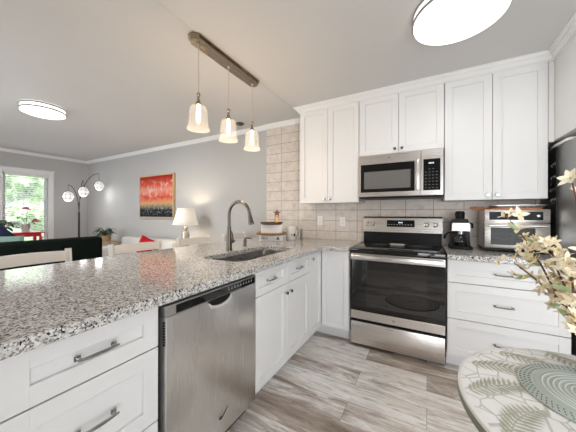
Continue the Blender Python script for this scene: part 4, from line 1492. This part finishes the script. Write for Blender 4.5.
# ------------------------------------------------------------------ bistro table, placemat, vase of blossoms
TX, TY, TR, TZ = 0.430, 0.868, 0.350, 0.75
tb = thing('bistro_table', 'small round table with fern leaf pattern in the lower right corner', 'table', (TX, TY, 0))
MB().lathe([(0, TZ - 0.026), (TR - 0.004, TZ - 0.026), (TR - 0.004, TZ - 0.003), (TR - 0.008, TZ), (0, TZ)], (0, 0, 0), 96).build('table_top', M['top'], tb)
MB().lathe([(TR - 0.0035, TZ - 0.031), (TR + 0.001, TZ - 0.031), (TR + 0.003, TZ - 0.026), (TR + 0.003, TZ - 0.009), (TR - 0.0035, TZ - 0.006)], (0, 0, 0), 96).build('edge_band', M['rim'], tb)
MB().lathe([(TR - 0.0036, TZ - 0.0055), (TR + 0.002, TZ - 0.0085), (TR + 0.001, TZ - 0.001), (TR - 0.006, TZ + 0.0006), (TR - 0.009, TZ + 0.0004)], (0, 0, 0), 96).build('top_rim', mat('cream_rim', (0.80, 0.80, 0.765), 0.3), tb)
MB().lathe([(0.03, 0.04), (0.028, 0.35), (0.03, 0.69), (0.12, TZ - 0.0265), (0, TZ - 0.0265)], (0, 0, 0), 24).build('pedestal', M['darkmetal'], tb)
for k in range(3):
    a_ = 2 * PI * k / 3 + 0.4
    MB().tube([(0.02 * math.cos(a_), 0.02 * math.sin(a_), 0.1), (0.15 * math.cos(a_), 0.15 * math.sin(a_), 0.06), (0.27 * math.cos(a_), 0.27 * math.sin(a_), 0.012)], [0.018, 0.015, 0.012], 10).build('foot', M['darkmetal'], tb)
NL = 13
for k in range(NL):
    a_ = 2 * PI * k / NL + 0.33
    mb = MB()
    rt_ = Vector((math.cos(a_), math.sin(a_), 0)) * (TR - 0.022)
    dv = Matrix.Rotation(0.42, 3, 'Z') @ Vector((-math.cos(a_), -math.sin(a_), 0))
    sv = Vector((-dv.y, dv.x, 0))
    L = 0.175
    zi = [TZ + 0.0004]
    n = 13
    mid = []
    for i in range(n + 1):
        t_ = i / n
        c_ = rt_ + dv * (L * t_) + sv * (0.018 * math.sin(PI * t_))
        mid.append(c_)
    def strip(p0, p1, w0, w1):
        d_ = (p1 - p0).normalized()
        s_ = Vector((-d_.y, d_.x, 0))
        m_ = p0.lerp(p1, 0.45)
        zi[0] += 0.00002
        vs = [mb.bm.verts.new((q.x, q.y, zi[0])) for q in (p0 - s_ * w0 * 0.4, m_ - s_ * w0, p1, m_ + s_ * w0, p0 + s_ * w0 * 0.4)]
        mb.bm.faces.new(vs)
    for i in range(n):
        t_ = i / n
        strip(mid[i], mid[i + 1], 0.0016, 0.001)
        ll = 0.043 * math.sin(PI * min(1, 0.22 + 0.72 * t_)) + 0.004
        for sg in (-1, 1):
            tip = mid[i] + (dv * 0.62 + sv * sg * 0.9).normalized() * ll
            strip(mid[i], tip, 0.0043, 0)
    mb.build('leaf_inlay', M['inlay'], tb, smooth=False)

pmx, pmy = 0.386, 0.948
pm = thing('placemat', 'round sage green woven placemat with ringed centre on the bistro table', 'placemat', (pmx, pmy, TZ + 0.0022))
prof = [(0, 0.0), (0.154, 0.0), (0.157, 0.0015), (0.154, 0.003)]
rr = 0.112
prof.append((rr, 0.003))
k = 0
while rr > 0.006:
    prof += [(rr - 0.002, 0.0048), (rr - 0.004, 0.0052), (rr - 0.006, 0.003)]
    rr -= 0.0068
prof.append((0, 0.003))
MB().lathe(prof, (0, 0, 0), 96).build('mat', M['sage'], pm)
mb = MB()
for rr, n in ((0.150, 74), (0.141, 70), (0.132, 66), (0.122, 60)):
    for k in range(n):
        a_ = 2 * PI * k / n
        R_ = Matrix.Rotation(a_ + 0.7, 3, 'Z')
        x, y = rr * math.cos(a_), rr * math.sin(a_)
        if rr in (0.150, 0.141, 0.132):
            mb.box(x - 0.0030, x + 0.0030, y - 0.0012, y + 0.0012, 0.0030, 0.0036, rot=R_)
mb.build('stitching', M['stitch'], pm, smooth=False)
mb = MB()
for rr in (0.154, 0.145, 0.136, 0.127, 0.118):
    mb.lathe([(rr - 0.0022, 0.003), (rr, 0.0046), (rr + 0.0022, 0.003)], (0, 0, 0), 96)
mb.build('braid', M['sage'], pm)

mb = MB()
for k in range(9):
    rr = 0.104 - k * 0.0112
    mb.lathe([(rr - 0.0022, 0.0046), (rr, 0.0062), (rr + 0.0022, 0.0046)], (0, 0, 0), 80)
mb.build('pale_rings', mat('pale_mat_cord', (0.68, 0.72, 0.68), 0.7), pm)

# camera-independent placement of the branches: measured points in the room
Rv = Vector((math.cos(YAW), math.sin(YAW), 0))
Fv = Vector((-math.sin(YAW), math.cos(YAW), 0))
def P(u, v, t):
    return Vector((0, 0, CAM_H)) + (Fv + Rv * ((u - 288) / 252.41) + Vector((0, 0, -(v - 214.08) / 252.41))) * t
vx, vy, vz = 0.475, 0.925, TZ + 0.0076
vs_ = thing('flower_vase', 'vase on the placemat holding cream blossom branches at the right edge', 'vase', (vx, vy, vz))
O = Vector((vx, vy, vz))
MB().lathe([(0, 0), (0.04, 0), (0.052, 0.05), (0.05, 0.11), (0.03, 0.17), (0.028, 0.20), (0.036, 0.215), (0.032, 0.215), (0.024, 0.20), (0.026, 0.17), (0.045, 0.11), (0.045, 0.05), (0, 0.01)], (0, 0, 0), 32).build('vessel', M['ceramic'], vs_)
mouth = Vector((0, 0, 0.10))
BR = [
    [(572, 322, .74), (556, 292, .84), (540, 262, .93), (526, 240, 1.0), (517, 228, 1.04), (505, 214, 1.08)],
    [(574, 316, .75), (556, 296, .86), (534, 277, .95), (514, 262, 1.02)],
    [(574, 316, .75), (566, 288, .82), (556, 266, .88), (552, 250, .92)],
    [(592, 300, .70), (583, 240, .76), (578, 205, .80), (571, 178, .84)],
    [(580, 318, .72), (574, 296, .76), (572, 276, .80), (570, 262, .84)],
    [(584, 330, .68), (576, 322, .72), (566, 305, .78)],
]
branch_pts = []
for br in BR:
    pts = [P(*q) - O for q in br]
    top_ = Vector((0, 0, 0.205)) + (pts[0] - Vector((0, 0, 0.2))).normalized() * 0.012
    full = [mouth, top_] + pts
    MB().tube(full, [0.0042] * 2 + [0.0038 - 0.002 * i / len(pts) for i in range(len(pts))], 7).build('branch', M['twig'], vs_)
    for a_, b_ in zip(pts, pts[1:]):
        for k in range(8):
            branch_pts.append(a_.lerp(b_, k / 8))
    branch_pts.append(pts[-1])


def blossom(c, size, rnd):
    ax = Vector((rnd.uniform(-1, 0.6), rnd.uniform(-1, 0.3), rnd.uniform(-0.1, 1))).normalized()
    t1 = ax.orthogonal().normalized()
    t2 = ax.cross(t1)
    ph = rnd.uniform(0, 2 * PI)
    mb = MB()
    npt = rnd.choice((4, 5, 5, 6))
    for k in range(npt):
        a_ = ph + 2 * PI * k / npt + rnd.uniform(-0.2, 0.2)
        rad = t1 * math.cos(a_) + t2 * math.sin(a_)
        op = rnd.uniform(0.25, 0.75)
        mb.leaf(c + ax * 0.001, (rad + ax * op), ax, size * rnd.uniform(0.8, 1.15), size * 0.5, rnd.uniform(-0.1, 0.35), 4, 0.22,
                lambda t: math.sin(PI * min(1.0, 0.12 + t * 0.86)) ** 0.9)
    o = mb.build('blossom', M['petal'], vs_)
    MB().lathe([(0, -0.004), (0.004, -0.002), (0.0045, 0.004), (0, 0.010)], c, 8).build('blossom_heart', M['petalc'], o)


rnd = random.Random(11)
BL = [(504, 216, 15), (519, 214, 16), (511, 213, 11), (518, 229, 16), (525, 236, 11), (532, 245, 16), (524, 246, 13), (513, 257, 16), (505, 258, 13), (521, 268, 14),
      (530, 255, 18), (540, 248, 18), (547, 252, 18), (555, 243, 18), (536, 262, 16), (546, 264, 20), (555, 261, 18), (564, 259, 20), (570, 264, 18),
      (541, 277, 16), (552, 276, 18), (562, 272, 20), (572, 275, 20), (548, 288, 17), (558, 287, 18), (567, 285, 20), (576, 287, 20), (530, 276, 13),
      (556, 301, 15), (565, 298, 18), (574, 301, 20), (565, 312, 17), (573, 314, 18), (571, 325, 14), (577, 330, 15), (571, 178, 20), (578, 192, 18),
      (580, 250, 18), (584, 270, 20), (586, 300, 20), (582, 315, 18), (545, 241, 14), (536, 240, 12), (559, 250, 16), (540, 290, 11), (551, 294, 14)]
Fl = Fv
BL = BL + [(u + rnd.uniform(-7, 7), v + rnd.uniform(-7, 7), s_ * rnd.uniform(0.6, 0.95)) for u, v, s_ in BL if u < 577 and v > 235]
for u, v, s_ in BL:
    # depth from the nearest branch point
    best = min(branch_pts, key=lambda p: ((p + O - P(u, v, (p + O - Vector((0, 0, CAM_H))).dot(Fl))).length))
    tt = (best + O - Vector((0, 0, CAM_H))).dot(Fl) + rnd.uniform(-0.02, 0.02)
    blossom(P(u, v, tt) - O, s_ * 0.5 * tt / 252.4 * rnd.uniform(0.9, 1.2), rnd)
for u, v in ((526, 234), (546, 262), (560, 292), (534, 272), (571, 292), (566, 277), (546, 248), (572, 325), (560, 308), (570, 304), (522, 228)):
    best = min(branch_pts, key=lambda p: ((p + O - P(u, v, (p + O - Vector((0, 0, CAM_H))).dot(Fl))).length))
    d_ = Vector((rnd.uniform(-1, 1), rnd.uniform(-0.6, 0.6), rnd.uniform(-0.3, 1)))
    MB().leaf(best, d_, (0.2, -0.8, 0.5), 0.05, 0.016, 0.3, 5).build('leaf', M['leafp'], vs_)

# round braided rug (out of frame, mirrored in the oven glass)
rg = thing('round_rug', 'round black and cream braided rug mirrored in the oven door glass', 'rug', (-0.19, 0.80, 0.0005))
MB().lathe([(0, 0), (0.33, 0), (0.335, 0.005), (0.33, 0.009), (0, 0.009)], (0, 0, 0), 64).build('ground', M['rugd'], rg)
mb = MB()
for rr in (0.31, 0.275, 0.225, 0.195, 0.145, 0.115, 0.065, 0.03):
    mb.lathe([(rr - 0.012, 0.009), (rr, 0.014), (rr + 0.012, 0.009)], (0, 0, 0), 64)
for rr, n in ((0.25, 30), (0.17, 22), (0.09, 12)):
    for k in range(n):
        a_ = 2 * PI * k / n
        mb.box(rr * math.cos(a_) - 0.008, rr * math.cos(a_) + 0.008, rr * math.sin(a_) - 0.02, rr * math.sin(a_) + 0.02, 0.009, 0.012, rot=Matrix.Rotation(a_, 3, 'Z'))
mb.build('braid', M['rugl'], rg)

# ------------------------------------------------------------------ outside the window
g = box1('lawn', M['lawn'], None, -40, XL - 0.15, -25, 25, -0.35, -0.3)
tag(g, 'green lawn seen through the living room window blind', 'lawn')
g['kind'] = 'stuff'
rnd = random.Random(4)
for k, (x, y, hgt, rad, lb) in enumerate(((-14, 0.9, 3.6, 1.5, 'leafy tree straight outside the left half of the window'), (-14.5, 4.6, 3.8, 1.5, 'leafy tree outside the right half of the window'),
                                          (-20, 3.6, 6.5, 2.6, 'tall leafy tree farther back outside the window'))):
    t = thing('tree', lb, 'tree', (x, y, -0.3), 0, 'trees outside the window')
    MB().tube([(0, 0, 0.04), (0.1, 0.05, hgt * 0.5), (0, 0, hgt * 0.85)], [0.18, 0.14, 0.07], 10).build('trunk', M['bark'], t)
    mb = MB()
    for j in range(26):
        a_ = rnd.uniform(0, 2 * PI)
        q = rnd.uniform(0.1, 0.85) * rad
        c_ = Vector((q * math.cos(a_), q * math.sin(a_), hgt * 0.62 + rnd.uniform(-0.32, 0.45) * hgt))
        br_ = rnd.uniform(0.28, 0.42) * rad
        bm2 = bmesh.ops.create_icosphere(mb.bm, subdivisions=3, radius=br_)
        for v in bm2['verts']:
            v.co = v.co * (1 + rnd.uniform(-0.12, 0.12)) + c_
    mb.build('crown', M['foliage'], t)
